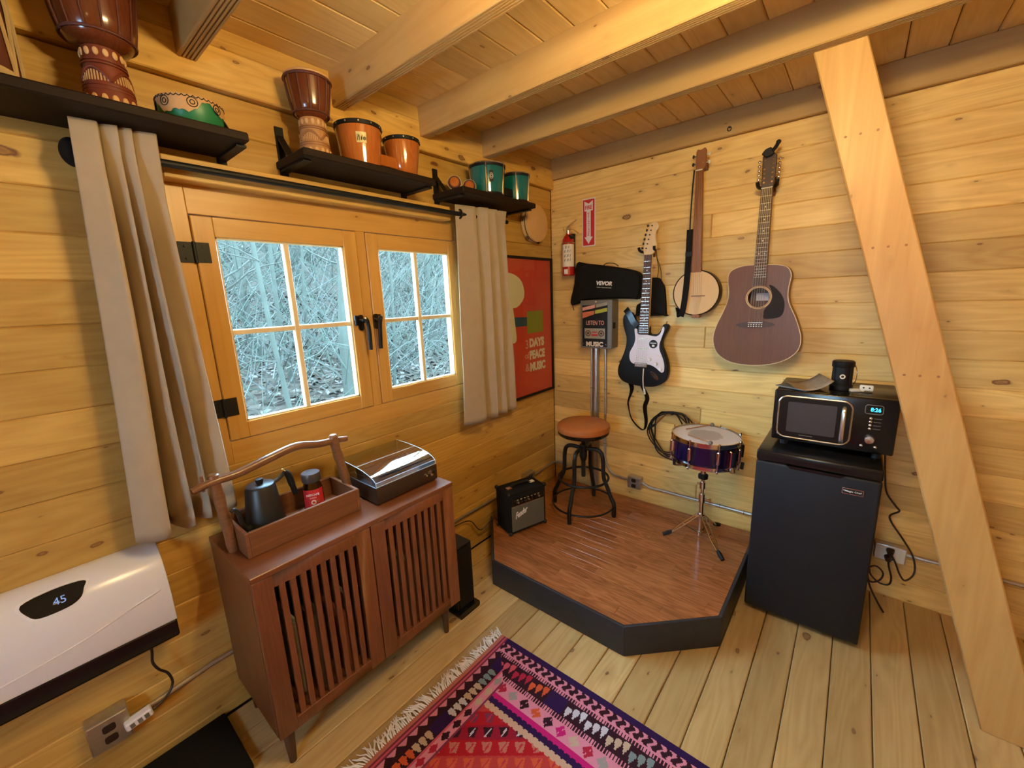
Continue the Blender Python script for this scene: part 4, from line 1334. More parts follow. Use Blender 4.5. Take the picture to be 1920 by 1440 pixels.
stripe([(0.338, 1.300), (0.494, 1.300), (0.494, 1.370), (0.338, 1.370)], 'greyprint')
def art(mbx, nm, mat):
    mbx.build(nm, mat, t)
for c in (0.366, 0.466):
    art(MB().torus((c, yf - 0.0012, 1.336), (0, 1, 0), 0.018, 0.0035, 20, 6), 'art_spool', 'burg')
    art(MB().cyl((c, yf - 0.0014, 1.336), (c, yf, 1.336), 0.009, n=12), 'art_spool', 'burg')
art(MB().box((0.392, yf - 0.0012, 1.318), (0.440, yf, 1.330)).box((0.396, yf - 0.0012, 1.340), (0.436, yf, 1.348)), 'art_label', 'redprint')
for p in ((0.328, 1.262), (0.502, 1.262)):
    art(MB().cyl((p[0], -0.1068, p[1]), (p[0], -0.1045, p[1]), 0.004, n=10), 'screw', 'silver')
art(MB().cyl((0.425, -0.108, 1.549), (0.425, -0.1045, 1.549), 0.005, n=10), 'screw', 'cream')
MB().box((0.541, -0.085, 1.37), (0.549, -0.06, 1.41)).build('latch', 'iron', t)

# wall hanger for guitars
def hanger(xl, xr, z, y, label):
    t = thing('guitar_hanger', ((xl + xr) / 2, -0.01, z), label, 'guitar hanger', 'guitar wall hangers')
    c = (xl + xr) / 2
    MB().box((c - 0.022, -0.018, z - 0.045), (c + 0.022, -0.0005, z + 0.045)).build('base', 'neckw', t, bevel=0.003)
    MB().tube([(c, -0.016, z - 0.012), (c, y + 0.022, z - 0.014)], 0.006, 8).build('arm', 'black', t)
    for x in (xl, xr):
        s = 1 if x > c else -1
        MB().tube(path_smooth([(c, y + 0.022, z - 0.014), (x - s * 0.004, y + 0.018, z - 0.012), (x + s * 0.002, y - 0.008, z - 0.004), (x + s * 0.004, y - 0.016, z + 0.012)]), 0.0085, 8).build('prong', 'black', t)
    return t

# ------------------------------------------------------------------ twelve string acoustic guitar
AC = [(1.353, 1.717), (1.308, 1.716), (1.261, 1.702), (1.238, 1.678), (1.235, 1.638), (1.243, 1.585), (1.239, 1.531), (1.218, 1.468), (1.192, 1.403), (1.178, 1.342), (1.183, 1.29), (1.205, 1.243), (1.251, 1.208), (1.311, 1.191), (1.392, 1.188), (1.469, 1.201), (1.527, 1.224), (1.568, 1.259), (1.587, 1.298), (1.588, 1.345), (1.575, 1.395), (1.551, 1.458), (1.529, 1.504), (1.518, 1.541), (1.515, 1.583), (1.519, 1.623), (1.522, 1.656), (1.512, 1.684), (1.492, 1.702), (1.459, 1.71), (1.415, 1.714)]
yA = -0.125
g = thing('acoustic_guitar', (1.385, -0.08, 1.19), 'brown twelve string acoustic guitar hanging beside the leaning post', 'guitar')
al = loop_smooth(AC, 3)
MB().prism(al, yA + 0.003, -0.028, 'y', front=False).build('body', 'mahog', g, ang=0.9)
# soundboard with a real sound hole
HC, HR = Vector((1.387, yA, 1.549)), 0.050
bm = bmesh.new()
o_v = [bm.verts.new((x, yA, z)) for x, z in al]
h_v = [bm.verts.new((HC.x + HR * math.cos(2 * PI * i / 32), yA, HC.z + HR * math.sin(2 * PI * i / 32))) for i in range(32)]
es = [bm.edges.new((v[i], v[(i + 1) % len(v)])) for v in (o_v, h_v) for i in range(len(v))]
bmesh.ops.triangle_fill(bm, use_beauty=True, use_dissolve=False, edges=es)
r = bmesh.ops.extrude_face_region(bm, geom=bm.faces[:])
bmesh.ops.translate(bm, verts=[q for q in r['geom'] if isinstance(q, bmesh.types.BMVert)], vec=(0, 0.0035, 0))
bmesh.ops.recalc_face_normals(bm, faces=bm.faces)
sb = MB()
bm.verts.index_update()
sb.add([v.co for v in bm.verts], [tuple(v.index for v in f.verts) for f in bm.faces])
bm.free()
sb.build('soundboard', 'mahog', g, ang=0.9)
MB().tube([(x, yA + 0.0015, z) for x, z in al], 0.0024, 5, True).build('binding', 'maple', g)
MB().torus(HC + Vector((0, -0.0002, 0)), (0, 1, 0), 0.058, 0.0022, 40, 5).torus(HC + Vector((0, -0.0002, 0)), (0, 1, 0), 0.052, 0.0018, 40, 5).build('rosette', 'maple', g)
MB().lathe([(0.0525, 0), (0.0575, 0), (0.0575, 0.0012), (0.0525, 0.0012)], 40, Matrix.Translation(HC + Vector((0, 0.0002, 0))) @ Matrix.Rotation(PI / 2, 4, 'X'), cap=False).build('rosette_inlay', 'carve_dark', g)
MB().box((1.36, -0.034, 1.53), (1.42, -0.032, 1.57)).build('maker_label', 'pickguard', g)
gd = loop_smooth([(1.430, 1.612), (1.453, 1.602), (1.485, 1.567), (1.504, 1.525), (1.505, 1.479), (1.491, 1.449), (1.451, 1.439), (1.419, 1.441), (1.413, 1.467), (1.426, 1.498), (1.441, 1.516), (1.449, 1.549), (1.442, 1.585)], 3)
MB().prism(gd, yA - 0.0016, yA, 'y').build('pickguard', 'guard_dark', g)
MB().prism(loop_smooth([(1.292, 1.410), (1.330, 1.420), (1.345, 1.424), (1.418, 1.425), (1.435, 1.421), (1.468, 1.412), (1.466, 1.404), (1.425, 1.393), (1.340, 1.390), (1.300, 1.398)], 3), yA - 0.008, yA, 'y').build('bridge', 'rosew', g)
MB().box((1.348, yA - 0.011, 1.417), (1.416, yA - 0.007, 1.420)).build('saddle', 'pearl', g)
for k in range(6):
    for z in (1.4085, 1.3985):
        x = 1.352 + k * 0.0122
        MB().sphere((x, yA - 0.009, z), 0.0034, 8, 6).build('bridge_pin', 'pearl', g)
# neck, fretboard, frets
nL0, nR0, zn = 1.3615, 1.4105, 2.083       # nut
nL1, nR1, ze = 1.3555, 1.4165, 1.612       # end of the fretboard
MB().prism([(nL0, zn), (nR0, zn), (nR1 - 0.001, 1.700), (nL1 + 0.001, 1.700)], yA - 0.004, yA + 0.022, 'y').build('neck', 'neckw', g, bevel=0.006, seg=2)
fb = MB().prism([(nL0, zn), (nR0, zn), (nR1, ze), (nL1, ze)], yA - 0.0095, yA - 0.0035, 'y').build('fretboard', 'rosew', g)
L = 2 * (zn - 1.7165) * 0.97
for k in range(1, 20):
    z = zn - 0.645 * (1 - 2 ** (-k / 12))
    f = (zn - z) / (zn - ze)
    if z < ze + 0.003:
        break
    a, b = nL0 + (nL1 - nL0) * f, nR0 + (nR1 - nR0) * f
    MB().box((a + 0.001, yA - 0.0108, z - 0.0010), (b - 0.001, yA - 0.0094, z + 0.0010)).build('fret', 'fret', fb)
for k, dx in ((3, 0), (5, 0), (7, 0), (9, 0), (12, -.013), (12, .013)):
    z = zn - 0.645 * (1 - 2 ** (-(k - 0.5) / 12))
    MB().cyl((1.3865 + dx, yA - 0.0102, z), (1.3865 + dx, yA - 0.0094, z), 0.0036, n=10).build('fret_marker', 'pearl', fb)
MB().box((nL0, yA - 0.0115, zn), (nR0, yA - 0.004, zn + 0.004)).build('nut', 'pearl', g)
hd = [(1.3585, 2.087), (1.357, 2.16), (1.3545, 2.236), (1.372, 2.246), (1.386, 2.250), (1.400, 2.246), (1.4155, 2.234), (1.4165, 2.156), (1.412, 2.087)]
MB().prism(hd, yA + 0.002, yA + 0.018, 'y').build('headstock', 'rosew', g, bevel=0.002)
for s in (-1, 1):
    for k in range(6):
        z = 2.112 + k * 0.0205
        xe = 1.3575 - 0.001 * k * 0.4 if s < 0 else 1.4155
        q = MB().cyl((xe - s * 0.012, yA - 0.004, z), (xe - s * 0.012, yA + 0.004, z), 0.0045, n=10)
        q.cyl((xe, yA + 0.010, z), (xe + s * 0.010, yA + 0.010, z), 0.0025, n=8)
        q.sphere((xe + s * 0.014, yA + 0.010, z), 0.0068, 10, 8, (1, 0.6, 1.1))
        q.build('tuner', 'chrome', g)
for k in range(12):
    x0 = 1.367 + (k // 2) * 0.0076 + (k % 2) * 0.0022
    x1 = 1.353 + (k // 2) * 0.0122 + (k % 2) * 0.003
    MB().tube([(x0, yA - 0.0125, zn + 0.002), (x1, yA - 0.0125, 1.4185)], 0.0006, 4).build('string', 'string', g)
MB().tube([(1.398, yA - 0.013, 1.97), (1.398, yA - 0.013, 1.935)], 0.0012, 4)
clip = thing('clip_tuner', (1.39, yA, 2.235), 'black clip-on tuner clamped on the acoustic guitar headstock', 'tuner')
MB().prism([(1.352, 2.243), (1.368, 2.262), (1.392, 2.268), (1.398, 2.252), (1.408, 2.240), (1.396, 2.228), (1.372, 2.224)], yA - 0.022, yA + 0.0, 'y').build('body', 'black', clip, bevel=0.003)
MB().tube(path_smooth([(1.398, yA - 0.008, 2.252), (1.412, yA - 0.006, 2.270), (1.418, yA - 0.006, 2.286)]), 0.009, 8).sphere((1.419, yA - 0.006, 2.286), 0.011, 10, 8).build('jaw', 'black', clip)
hanger(1.345, 1.424, 2.108, yA + 0.012, 'padded black wall hook holding the acoustic guitar headstock')

# ------------------------------------------------------------------ electric guitar
ys = -0.085
g = thing('electric_guitar', (0.75, -0.06, 1.0), 'black electric guitar with white pickguard hanging beside the music box', 'guitar')
ST = [(0.718, 1.392), (0.694, 1.424), (0.675, 1.459), (0.659, 1.477), (0.637, 1.475), (0.616, 1.452), (0.611, 1.416), (0.621, 1.365), (0.636, 1.315), (0.635, 1.263), (0.618, 1.203), (0.595, 1.149), (0.58, 1.102), (0.583, 1.057), (0.61, 1.021), (0.658, 1.003), (0.727, 0.995), (0.788, 0.995), (0.839, 1.003), (0.881, 1.025), (0.908, 1.057), (0.918, 1.107), (0.911, 1.163), (0.892, 1.218), (0.875, 1.259), (0.872, 1.294), (0.884, 1.329), (0.903, 1.364), (0.908, 1.388), (0.891, 1.403), (0.873, 1.394), (0.862, 1.363), (0.845, 1.342), (0.814, 1.335), (0.789, 1.344), (0.786, 1.385), (0.752, 1.39)]
MB().prism(loop_smooth(ST, 4), ys, ys + 0.044, 'y').build('body', 'stratblack', g, bevel=0.006, seg=3, ang=0.9)
SG = [(0.694, 1.367), (0.711, 1.367), (0.719, 1.335), (0.778, 1.333), (0.807, 1.328), (0.839, 1.326), (0.863, 1.346), (0.874, 1.383), (0.884, 1.382), (0.885, 1.363), (0.869, 1.315), (0.858, 1.273), (0.861, 1.238), (0.882, 1.19), (0.893, 1.148), (0.892, 1.108), (0.878, 1.098), (0.86, 1.11), (0.835, 1.129), (0.798, 1.143), (0.746, 1.141), (0.701, 1.141), (0.674, 1.154), (0.663, 1.183), (0.667, 1.221), (0.691, 1.266), (0.701, 1.309)]
MB().prism(loop_smooth(SG, 3), ys - 0.0025, ys, 'y').build('pickguard', 'pickguard', g)
for (a, b) in (((0.727, 1.308), (0.790, 1.310)), ((0.716, 1.243), (0.786, 1.244)), ((0.703, 1.186), (0.780, 1.176))):
    c = Vector(((a[0] + b[0]) / 2, 0, (a[1] + b[1]) / 2))
    ang = math.atan2(b[1] - a[1], b[0] - a[0])
    T = Matrix.Translation((c.x, ys - 0.006, c.z)) @ Matrix.Rotation(-ang, 4, 'Y')
    pu = MB()
    pr = rrect(-0.038, 0.038, -0.0085, 0.0085, 0.008)
    nn = len(pr)
    pu.add([T @ Vector((x, -0.003, z)) for x, z in pr] + [T @ Vector((x, 0.004, z)) for x, z in pr], [(i, (i + 1) % nn, nn + (i + 1) % nn, nn + i) for i in range(nn)] + [tuple(range(nn)), tuple(range(2 * nn - 1, nn - 1, -1))])
    po_ = pu.build('pickup', 'whiteprint', g)
    for k in range(6):
        MB().cyl(T @ Vector((-0.026 + k * 0.0104, -0.0045, 0)), T @ Vector((-0.026 + k * 0.0104, -0.002, 0)), 0.0022, n=8).build('pole_piece', 'silver', po_)
for p in ((0.801, 1.177), (0.842, 1.152), (0.872, 1.120)):
    MB().lathe([(0.012, 0), (0.0125, 0.003), (0.0095, 0.006), (0.0085, 0.016), (0.0, 0.0165)], 20, Matrix.Translation((p[0], ys - 0.0025, p[1])) @ Matrix.Rotation(PI / 2, 4, 'X'), cap=False).build('knob', 'whiteprint', g)
MB().cyl((0.812 + 0.008, ys - 0.0032, 1.276), (0.82, ys - 0.0024, 1.276), 0.027, n=28).build('round_sticker', 'black', g)
sk = MB()
for k in range(9):
    sk.box((0.801 + k * 0.0044, ys - 0.0036, 1.279), (0.804 + k * 0.0044, ys - 0.0032, 1.285))
sk.build('sticker_print', 'whiteprint', g)
MB().box((0.812, ys - 0.0036, 1.260), (0.828, ys - 0.0032, 1.272)).build('sticker_print', 'cream', g)
MB().tube([(0.847, ys - 0.004, 1.215), (0.858, ys - 0.009, 1.198)], 0.002, 6).box((0.836, ys - 0.0032, 1.19), (0.868, ys - 0.0024, 1.1915)).build('selector_switch', 'whiteprint', g)
MB().box((0.701, ys - 0.012, 1.122), (0.786, ys - 0.0, 1.152)).build('bridge', 'chrome', g, bevel=0.003)
for k in range(6):
    x = 0.709 + k * 0.0138
    MB().box((x, ys - 0.0165, 1.128), (x + 0.010, ys - 0.012, 1.147)).build('bridge_saddle', 'silver', g)
MB().tube(path_smooth([(0.767, ys - 0.018, 1.118), (0.768, ys - 0.025, 1.06), (0.772, ys - 0.026, 1.0), (0.779, ys - 0.022, 0.962)]), 0.0032, 8).tube([(0.777, ys - 0.023, 0.985), (0.781, ys - 0.021, 0.950)], 0.0062, 8).build('tremolo_arm', 'pearl', g)
jk = loop_smooth([(0.806, 1.098), (0.822, 1.097), (0.846, 1.078), (0.860, 1.052), (0.850, 1.046), (0.826, 1.062), (0.808, 1.083)], 3)
MB().prism(jk, ys - 0.003, ys, 'y').build('jack_plate', 'chrome', g, bevel=0.001)
MB().prism([(0.726, 1.336), (0.787, 1.336), (0.7955, 1.823), (0.749, 1.825)], ys - 0.004, ys + 0.020, 'y').build('neck', 'maple', g, bevel=0.005, seg=2)
fb = MB().prism([(0.7265, 1.338), (0.7865, 1.338), (0.795, 1.822), (0.7495, 1.824)], ys - 0.010, ys - 0.0038, 'y').build('fretboard', 'rosew', g)
zn = 1.823
for k in range(1, 22):
    z = zn - 0.690 * (1 - 2 ** (-k / 12))
    if z < 1.342:
        break
    f = (zn - z) / (1.823 - 1.338)
    a, b = 0.7495 + (0.7265 - 0.7495) * f, 0.795 + (0.7865 - 0.795) * f
    MB().box((a + 0.001, ys - 0.0114, z - 0.0011), (b - 0.001, ys - 0.0099, z + 0.0011)).build('fret', 'fret', fb)
for k, dx in ((3, 0), (5, 0), (7, 0), (9, 0), (12, -.012), (12, .012), (15, 0), (17, 0), (19, 0)):
    z = zn - 0.690 * (1 - 2 ** (-(k - 0.5) / 12))
    f = (zn - z) / 0.485
    xm = 0.772 + (0.7565 - 0.772) * f
    MB().cyl((xm + dx, ys - 0.0108, z), (xm + dx, ys - 0.0099, z), 0.0034, n=10).build('fret_marker', 'pearl', fb)
SH = [(0.7485, 1.824), (0.742, 1.836), (0.739, 1.853), (0.744, 1.891), (0.756, 1.935), (0.772, 1.988), (0.785, 2.005), (0.806, 2.009), (0.824, 2.001), (0.831, 1.986), (0.826, 1.968), (0.814, 1.956), (0.812, 1.92), (0.819, 1.89), (0.820, 1.862), (0.808, 1.842), (0.796, 1.825)]
MB().prism(loop_smooth(SH, 3), ys - 0.001, ys + 0.014, 'y').build('headstock', 'maple', g, bevel=0.002)
for k in range(6):
    p = Vector((0.742 + k * 0.0066, 0, 1.862 + k * 0.0255))
    q = MB().cyl((p.x + 0.016, ys - 0.008, p.z), (p.x + 0.016, ys, p.z), 0.004, n=10)
    q.cyl((p.x - 0.002, ys + 0.006, p.z + 0.002), (p.x - 0.012, ys + 0.006, p.z + 0.004), 0.0022, n=8)
    q.sphere((p.x - 0.014, ys + 0.006, p.z + 0.004), 0.0075, 10, 8, (0.8, 0.5, 1.1))
    q.build('tuner', 'iron', g)
for k in range(6):
    MB().tube([(0.7545 + k * 0.0073, ys - 0.0125, 1.824), (0.713 + k * 0.0135, ys - 0.0165, 1.135)], 0.0006, 4).build('string', 'string', g)
# strap hanging under the body
sp = path_smooth([(0.657, -0.055, 1.012), (0.666, -0.045, 0.956), (0.640, -0.035, 0.875), (0.637, -0.030, 0.835), (0.659, -0.028, 0.751), (0.708, -0.028, 0.695), (0.752, -0.03, 0.682), (0.768, -0.035, 0.744), (0.757, -0.038, 0.844), (0.772, -0.038, 0.907), (0.750, -0.045, 0.965), (0.732, -0.055, 1.002)], 5)
k = len(sp)
wv = [Vector((0.55 * math.cos(2.6 * i / k * PI), 1.0, 0.5 * math.sin(2.2 * i / k * PI))) for i in range(k)]
MB().ribbon(sp, wv, 0.034, 0.003).build('strap', 'blackmatte', g)
MB().ribbon(path_smooth([(0.632, ys - 0.004, 1.497), (0.650, ys - 0.010, 1.478), (0.672, ys - 0.014, 1.447), (0.690, ys - 0.014, 1.415), (0.716, ys - 0.012, 1.388)]), (1, 0, 0.8), 0.040, 0.004).build('strap_end', 'blackgloss', g)
MB().cyl((0.891, ys + 0.02, 1.40), (0.893, ys + 0.02, 1.418), 0.004, n=10).build('strap_button', 'chrome', g)
hanger(0.718, 0.806, 1.858, ys + 0.004, 'black wall hook with wooden base holding the electric guitar headstock')

# drawstring pouch behind the electric guitar neck
t = thing('drawstring_pouch', (0.78, -0.02, 1.45), 'black drawstring pouch hanging behind the electric guitar neck', 'bag')
dp_ = loop_smooth([(0.764, 1.685), (0.816, 1.683), (0.84, 1.650), (0.856, 1.615), (0.871, 1.462), (0.865, 1.452), (0.684, 1.449), (0.678, 1.465), (0.682, 1.518), (0.718, 1.545), (0.724, 1.62), (0.735, 1.655)], 3)
MB().prism(dp_, -0.034, -0.004, 'y').build('pouch', 'blackmatte', t, bevel=0.010, seg=2, ang=1.0)
MB().tube(path_smooth([(0.806, -0.022, 1.682), (0.812, -0.02, 1.74), (0.800, -0.018, 1.80), (0.795, -0.02, 1.845), (0.803, -0.02, 1.80), (0.825, -0.02, 1.74), (0.835, -0.022, 1.662)]), 0.0018, 5).build('drawstring', 'black', t)

# ------------------------------------------------------------------ banjo
g = thing('banjo', (1.06, -0.05, 1.455), 'open headed banjo with amber skin and long brown neck', 'banjo')
BC = Vector((1.061, 0, 1.584))
BR = 0.1275
T = Matrix.Translation((BC.x, -0.09, BC.z)) @ Matrix.Rotation(PI / 2, 4, 'X')
MB().lathe([(BR - 0.008, -0.062), (BR, -0.062), (BR, 0.0), (BR - 0.008, 0.0)], 56, T, cap=False).build('rim', 'rosew', g)
MB().lathe([(BR - 0.002, -0.0005), (BR - 0.004, 0.002), (0.0, 0.0025)], 56, T, cap=False).build('drum_skin', 'banjoskin', g)
MB().torus((BC.x, -0.0905, BC.z), (0, 1, 0), BR - 0.001, 0.0035, 56, 6).build('tension_hoop', 'black', g)
MB().prism([(1.030, 1.700), (1.086, 1.700), (1.066, 2.246), (1.031, 2.246)], -0.098, -0.072, 'y').build('neck', 'banjow', g, bevel=0.004, seg=2)
MB().prism([(1.031, 2.245), (1.027, 2.262), (1.027, 2.335), (1.033, 2.350), (1.052, 2.345), (1.072, 2.353), (1.080, 2.340), (1.079, 2.262), (1.068, 2.245)], -0.094, -0.080, 'y').build('headstock', 'banjow', g, bevel=0.002)
for s, x in ((-1, 1.026), (1, 1.081)):
    for z in (2.278, 2.318):
        q = MB().cyl((x, -0.086, z), (x + s * 0.010, -0.086, z), 0.0025, n=8)
        q.sphere((x + s * 0.014, -0.086, z), 0.009, 10, 8, (0.7, 0.5, 1.1))
        q.build('tuner', 'offwhite' if s > 0 else 'iron', g)
        MB().cyl((x - s * 0.014, -0.098, z), (x - s * 0.014, -0.094, z), 0.0035, n=8).build('tuner_post', 'silver', g)
MB().box((1.032, -0.1005, 2.240), (1.066, -0.094, 2.246)).build('nut', 'pearl', g)
for k in range(1, 18):
    z = 2.243 - 0.66 * (1 - 2 ** (-k / 12))
    if z < 1.715:
        break
    f = (2.243 - z) / 0.543
    MB().box((1.032 - 0.0005 * f, -0.0988, z - 0.0007), (1.066 + 0.019 * f, -0.0978, z + 0.0007)).build('fret', 'carve_dark', g)
MB().box((1.040, -0.103, 1.5645), (1.112, -0.0925, 1.5685)).build('bridge', 'neckw', g)
for k in range(5):
    MB().tube([(1.037 + k * 0.006, -0.102, 2.242), (1.052 + k * 0.011, -0.1045, 1.5665), (1.064 + k * 0.003, -0.094, 1.462)], 0.0005, 4).build('string', 'string', g)
MB().box((1.045, -0.096, 1.440), (1.090, -0.06, 1.460)).build('tailpiece', 'banjow', g, bevel=0.003)
st = path_smooth([(1.024, -0.102, 2.246), (1.020, -0.105, 2.14), (1.017, -0.106, 2.0), (1.017, -0.108, 1.80), (1.012, -0.110, 1.625), (1.000, -0.108, 1.50), (0.985, -0.10, 1.450)], 6)
n_ = len(st)
MB().ribbon(st[:16], (1, 0, 0), 0.007, 0.003).build('strap_lace', 'black', g)
MB().ribbon(st[14:], (1, 0.15, 0), 0.033, 0.003).build('strap', 'blackmatte', g)
MB().ribbon(path_smooth([(0.985, -0.10, 1.452), (0.972, -0.09, 1.452), (0.962, -0.075, 1.478), (0.952, -0.06, 1.498)]), (0.3, 1, 0.3), 0.03, 0.003).build('strap_return', 'blackmatte', g)
MB().box((0.999, -0.112, 1.79), (1.035, -0.104, 1.815)).build('strap_buckle', 'black', g)
MB().box((1.035, -0.07, 2.255), (1.07, -0.0005, 2.30)).build('wall_peg', 'neckw', g)

# ------------------------------------------------------------------ coiled cable on a hook
t = thing('coiled_cable', (0.945, -0.03, 0.48), 'black instrument cable coiled on a hook behind the snare drum', 'cable')
MB().cyl((0.945, -0.0, 0.822), (0.945, -0.055, 0.826), 0.006, n=8).sphere((0.945, -0.058, 0.832), 0.011, 10, 8).build('hook', 'black', t)
for k in range(5):
    pts = []
    for i in range(36):
        a = 2 * PI * i / 36
        rx, rz = 0.125 + 0.012 * math.sin(k * 2.1), 0.150 + 0.015 * math.cos(k * 1.7)
        x = 0.935 + rx * math.sin(a) + 0.018 * math.sin(3 * a + k)
        z = 0.672 + 0.008 * k + rz * math.cos(a) + 0.010 * math.sin(2 * a + k * 1.3)
        pts.append((x, -0.025 - 0.007 * k, min(z, 0.834)))
    MB().tube(pts, 0.0042, 6, True).build('coil', 'black', t)
MB().tube([(0.845, -0.062, 0.748), (0.905, -0.062, 0.815)], 0.006, 8).build('jack_plug', 'chrome', t)
MB().tube([(0.79, -0.06, 0.70), (0.845, -0.062, 0.748)], 0.008, 8).build('plug_sleeve', 'black', t)
# ================================================================== STAGE AND WHAT STANDS ON IT
st = thing('corner_stage', (0.73, -0.58, 0), 'low corner stage with brown laminate top and black painted sides', 'stage')
POLY = [(0.012, -0.012), (0.012, -0.81), (0.345, -1.168), (1.142, -1.174), (1.465, -0.860), (1.465, -0.012)]
def inset(poly, d):
    n, out = len(poly), []
    for i in range(n):
        p, a, b = Vector(poly[i]), Vector(poly[i - 1]), Vector(poly[(i + 1) % n])
        e1, e2 = (p - a).normalized(), (b - p).normalized()
        n1, n2 = Vector((-e1.y, e1.x)), Vector((-e2.y, e2.x))
        k = (n1 + n2)
        k = k / max(1e-6, k.dot(n1))
        out.append((p.x + k.x * d, p.y + k.y * d))
    return out
IN = inset(POLY, 0.016)
MB().prism(IN, 0.0, 0.142, 'z').build('frame', 'dark', st)
for i in range(1, 5):
    a, b, c, d = POLY[i], POLY[(i + 1) % 6], IN[(i + 1) % 6], IN[i]
    MB().prism([a, b, c, d], 0.0, 0.1545, 'z').build('side_board', 'stageblack', st, bevel=0.004, seg=2)
# laminate strips across the top, clipped to the outline
SW = 0.0655
def clip_poly(poly, y0, y1):
    def half(pts, f):
        out = []
        for i in range(len(pts)):
            p, q = pts[i], pts[(i + 1) % len(pts)]
            fp, fq = f(p), f(q)
            if fp >= 0:
                out.append(p)
            if fp * fq < 0:
                s = fp / (fp - fq)
                out.append((p[0] + (q[0] - p[0]) * s, p[1] + (q[1] - p[1]) * s))
        return out
    return half(half(poly, lambda p: p[1] - y0), lambda p: y1 - p[1])
def clip_x(poly, x0, x1):
    sw = [(y, x) for x, y in poly]
    return [(x, y) for y, x in clip_poly(sw, x0, x1)]
row = 0
y = -0.012
while y > -1.19:
    strip = clip_poly(IN, y - SW, y - 0.0006)
    off = (0.37 * row) % 0.9
    xs = [-0.1] + [v for v in (off - 0.3, off + 0.55, off + 1.3) if 0.1 < v < 1.4] + [1.6]
    for x0, x1 in zip(xs, xs[1:]):
        if len(strip) < 3:
            break
        pc = clip_x(strip, x0 + 0.0004, x1)
        if len(pc) >= 3:
            MB().prism(pc, 0.142, 0.1535, 'z').build('laminate_strip', 'stage_x', st, bevel=0.0006)
    y -= SW
    row += 1
TOP = 0.1545

# stool
t = thing('swivel_stool', (0.475, -0.372, TOP), 'round tan leather stool on a dark iron frame with foot rings', 'stool')
T = Matrix.Translation((0.478, -0.372, 0))
MB().lathe([(0.150, 0.722), (0.168, 0.728), (0.174, 0.745), (0.170, 0.765), (0.152, 0.779), (0.10, 0.785), (0.0, 0.786)], 48, T).build('seat', 'leather', t)
MB().lathe([(0.0, 0.700), (0.160, 0.702), (0.168, 0.712), (0.168, 0.724), (0.150, 0.726)], 48, T, cap=False).build('seat_rim', 'blackgloss', t)
sc = MB().cyl((0.478, -0.372, 0.40), (0.478, -0.372, 0.702), 0.014, n=14)
for k in range(24):
    z = 0.41 + k * 0.011
    sc.torus((0.478, -0.372, z), (0, 0, 1), 0.0138, 0.0022, 14, 4)
sc.build('screw_spindle', 'iron', t)
MB().cyl((0.478, -0.372, 0.545), (0.478, -0.372, 0.625), 0.026, n=16).cyl((0.478, -0.372, 0.515), (0.478, -0.372, 0.545), 0.018, 0.026, n=16).build('hub', 'iron', t)
for fx, fy in ((0.262, -0.400), (0.498, -0.588), (0.690, -0.345), (0.440, -0.158)):
    d = Vector((fx - 0.478, fy + 0.372, 0))
    r = d.length
    d.normalize()
    C = Vector((0.478, -0.372, 0))
    pts = [C + d * 0.02 + Vector((0, 0, 0.60)), C + d * 0.09 + Vector((0, 0, 0.605)), C + d * 0.125 + Vector((0, 0, 0.585)), C + d * 0.137 + Vector((0, 0, 0.53)), C + d * 0.142 + Vector((0, 0, 0.42)), C + d * 0.165 + Vector((0, 0, 0.36)), C + d * (r - 0.02) + Vector((0, 0, 0.285)), C + d * r + Vector((0, 0, 0.24)), C + d * r + Vector((0, 0, TOP + 0.001))]
    MB().tube(path_smooth(pts, 4), 0.0135, 10).build('leg', 'iron', t)
MB().torus((0.478, -0.372, 0.395), (0, 0, 1), 0.165, 0.008, 48, 8).build('foot_ring', 'iron', t)
MB().torus((0.478, -0.372, 0.215), (0, 0, 1), 0.208, 0.0065, 48, 8).build('foot_ring', 'iron', t)

# practice amplifier, turned a little
t = thing('guitar_amplifier', (0.262, -0.765, TOP), 'small black practice amplifier with grey grille on the stage', 'amplifier')
ex, ey = Vector((0.084, 0.258, 0)).normalized(), None
ey = Vector((0, 0, 1)).cross(ex)            # points to the back of the amp
FC = Vector((0.328, -0.798, TOP))           # centre of the front bottom edge
def AT(u, d, z):
    return FC + ex * u + ey * d + Vector((0, 0, z))
def abox(u0, u1, d0, d1, z0, z1, slant=0.0):
    m = MB()
    vs = [AT(u, d + (slant * z if d == d0 else 0), z) for z in (z0, z1) for u, d in ((u0, d0), (u1, d0), (u1, d1), (u0, d1))]
    m.add(vs, [(0, 3, 2, 1), (4, 5, 6, 7), (0, 1, 5, 4), (1, 2, 6, 5), (2, 3, 7, 6), (3, 0, 4, 7)])
    return m
W2 = 0.136
abox(-W2, W2, 0.0, 0.158, 0.012, 0.275).build('cabinet', 'blackmatte', t, bevel=0.006, seg=2)
abox(-W2 + 0.014, W2 - 0.014, -0.004, 0.0, 0.026, 0.190).build('grille', 'ampcloth', t, bevel=0.002)
abox(-W2 + 0.014, W2 - 0.014, -0.0045, 0.0, 0.191, 0.194).build('trim_strip', 'silver', t)
abox(-W2 + 0.014, W2 - 0.014, -0.002, 0.004, 0.196, 0.238).build('control_panel', 'blackgloss', t)
for k in range(7):
    c = AT(-0.075 + k * 0.026, -0.002, 0.215)
    MB().cyl(c, c - ey * 0.012, 0.0065, n=12).build('knob', 'silver' if k % 3 == 0 else 'cord', t)
for k in range(7):
    c = AT(-0.075 + k * 0.026, -0.0022, 0.229)
    MB().box((-0.006, -0.0004, -0.0016), (0.006, 0.0004, 0.0016), T=Matrix.Translation(c) @ Matrix.Rotation(math.atan2(ex.y, ex.x), 4, 'Z')).build('panel_print', 'whiteprint', t)
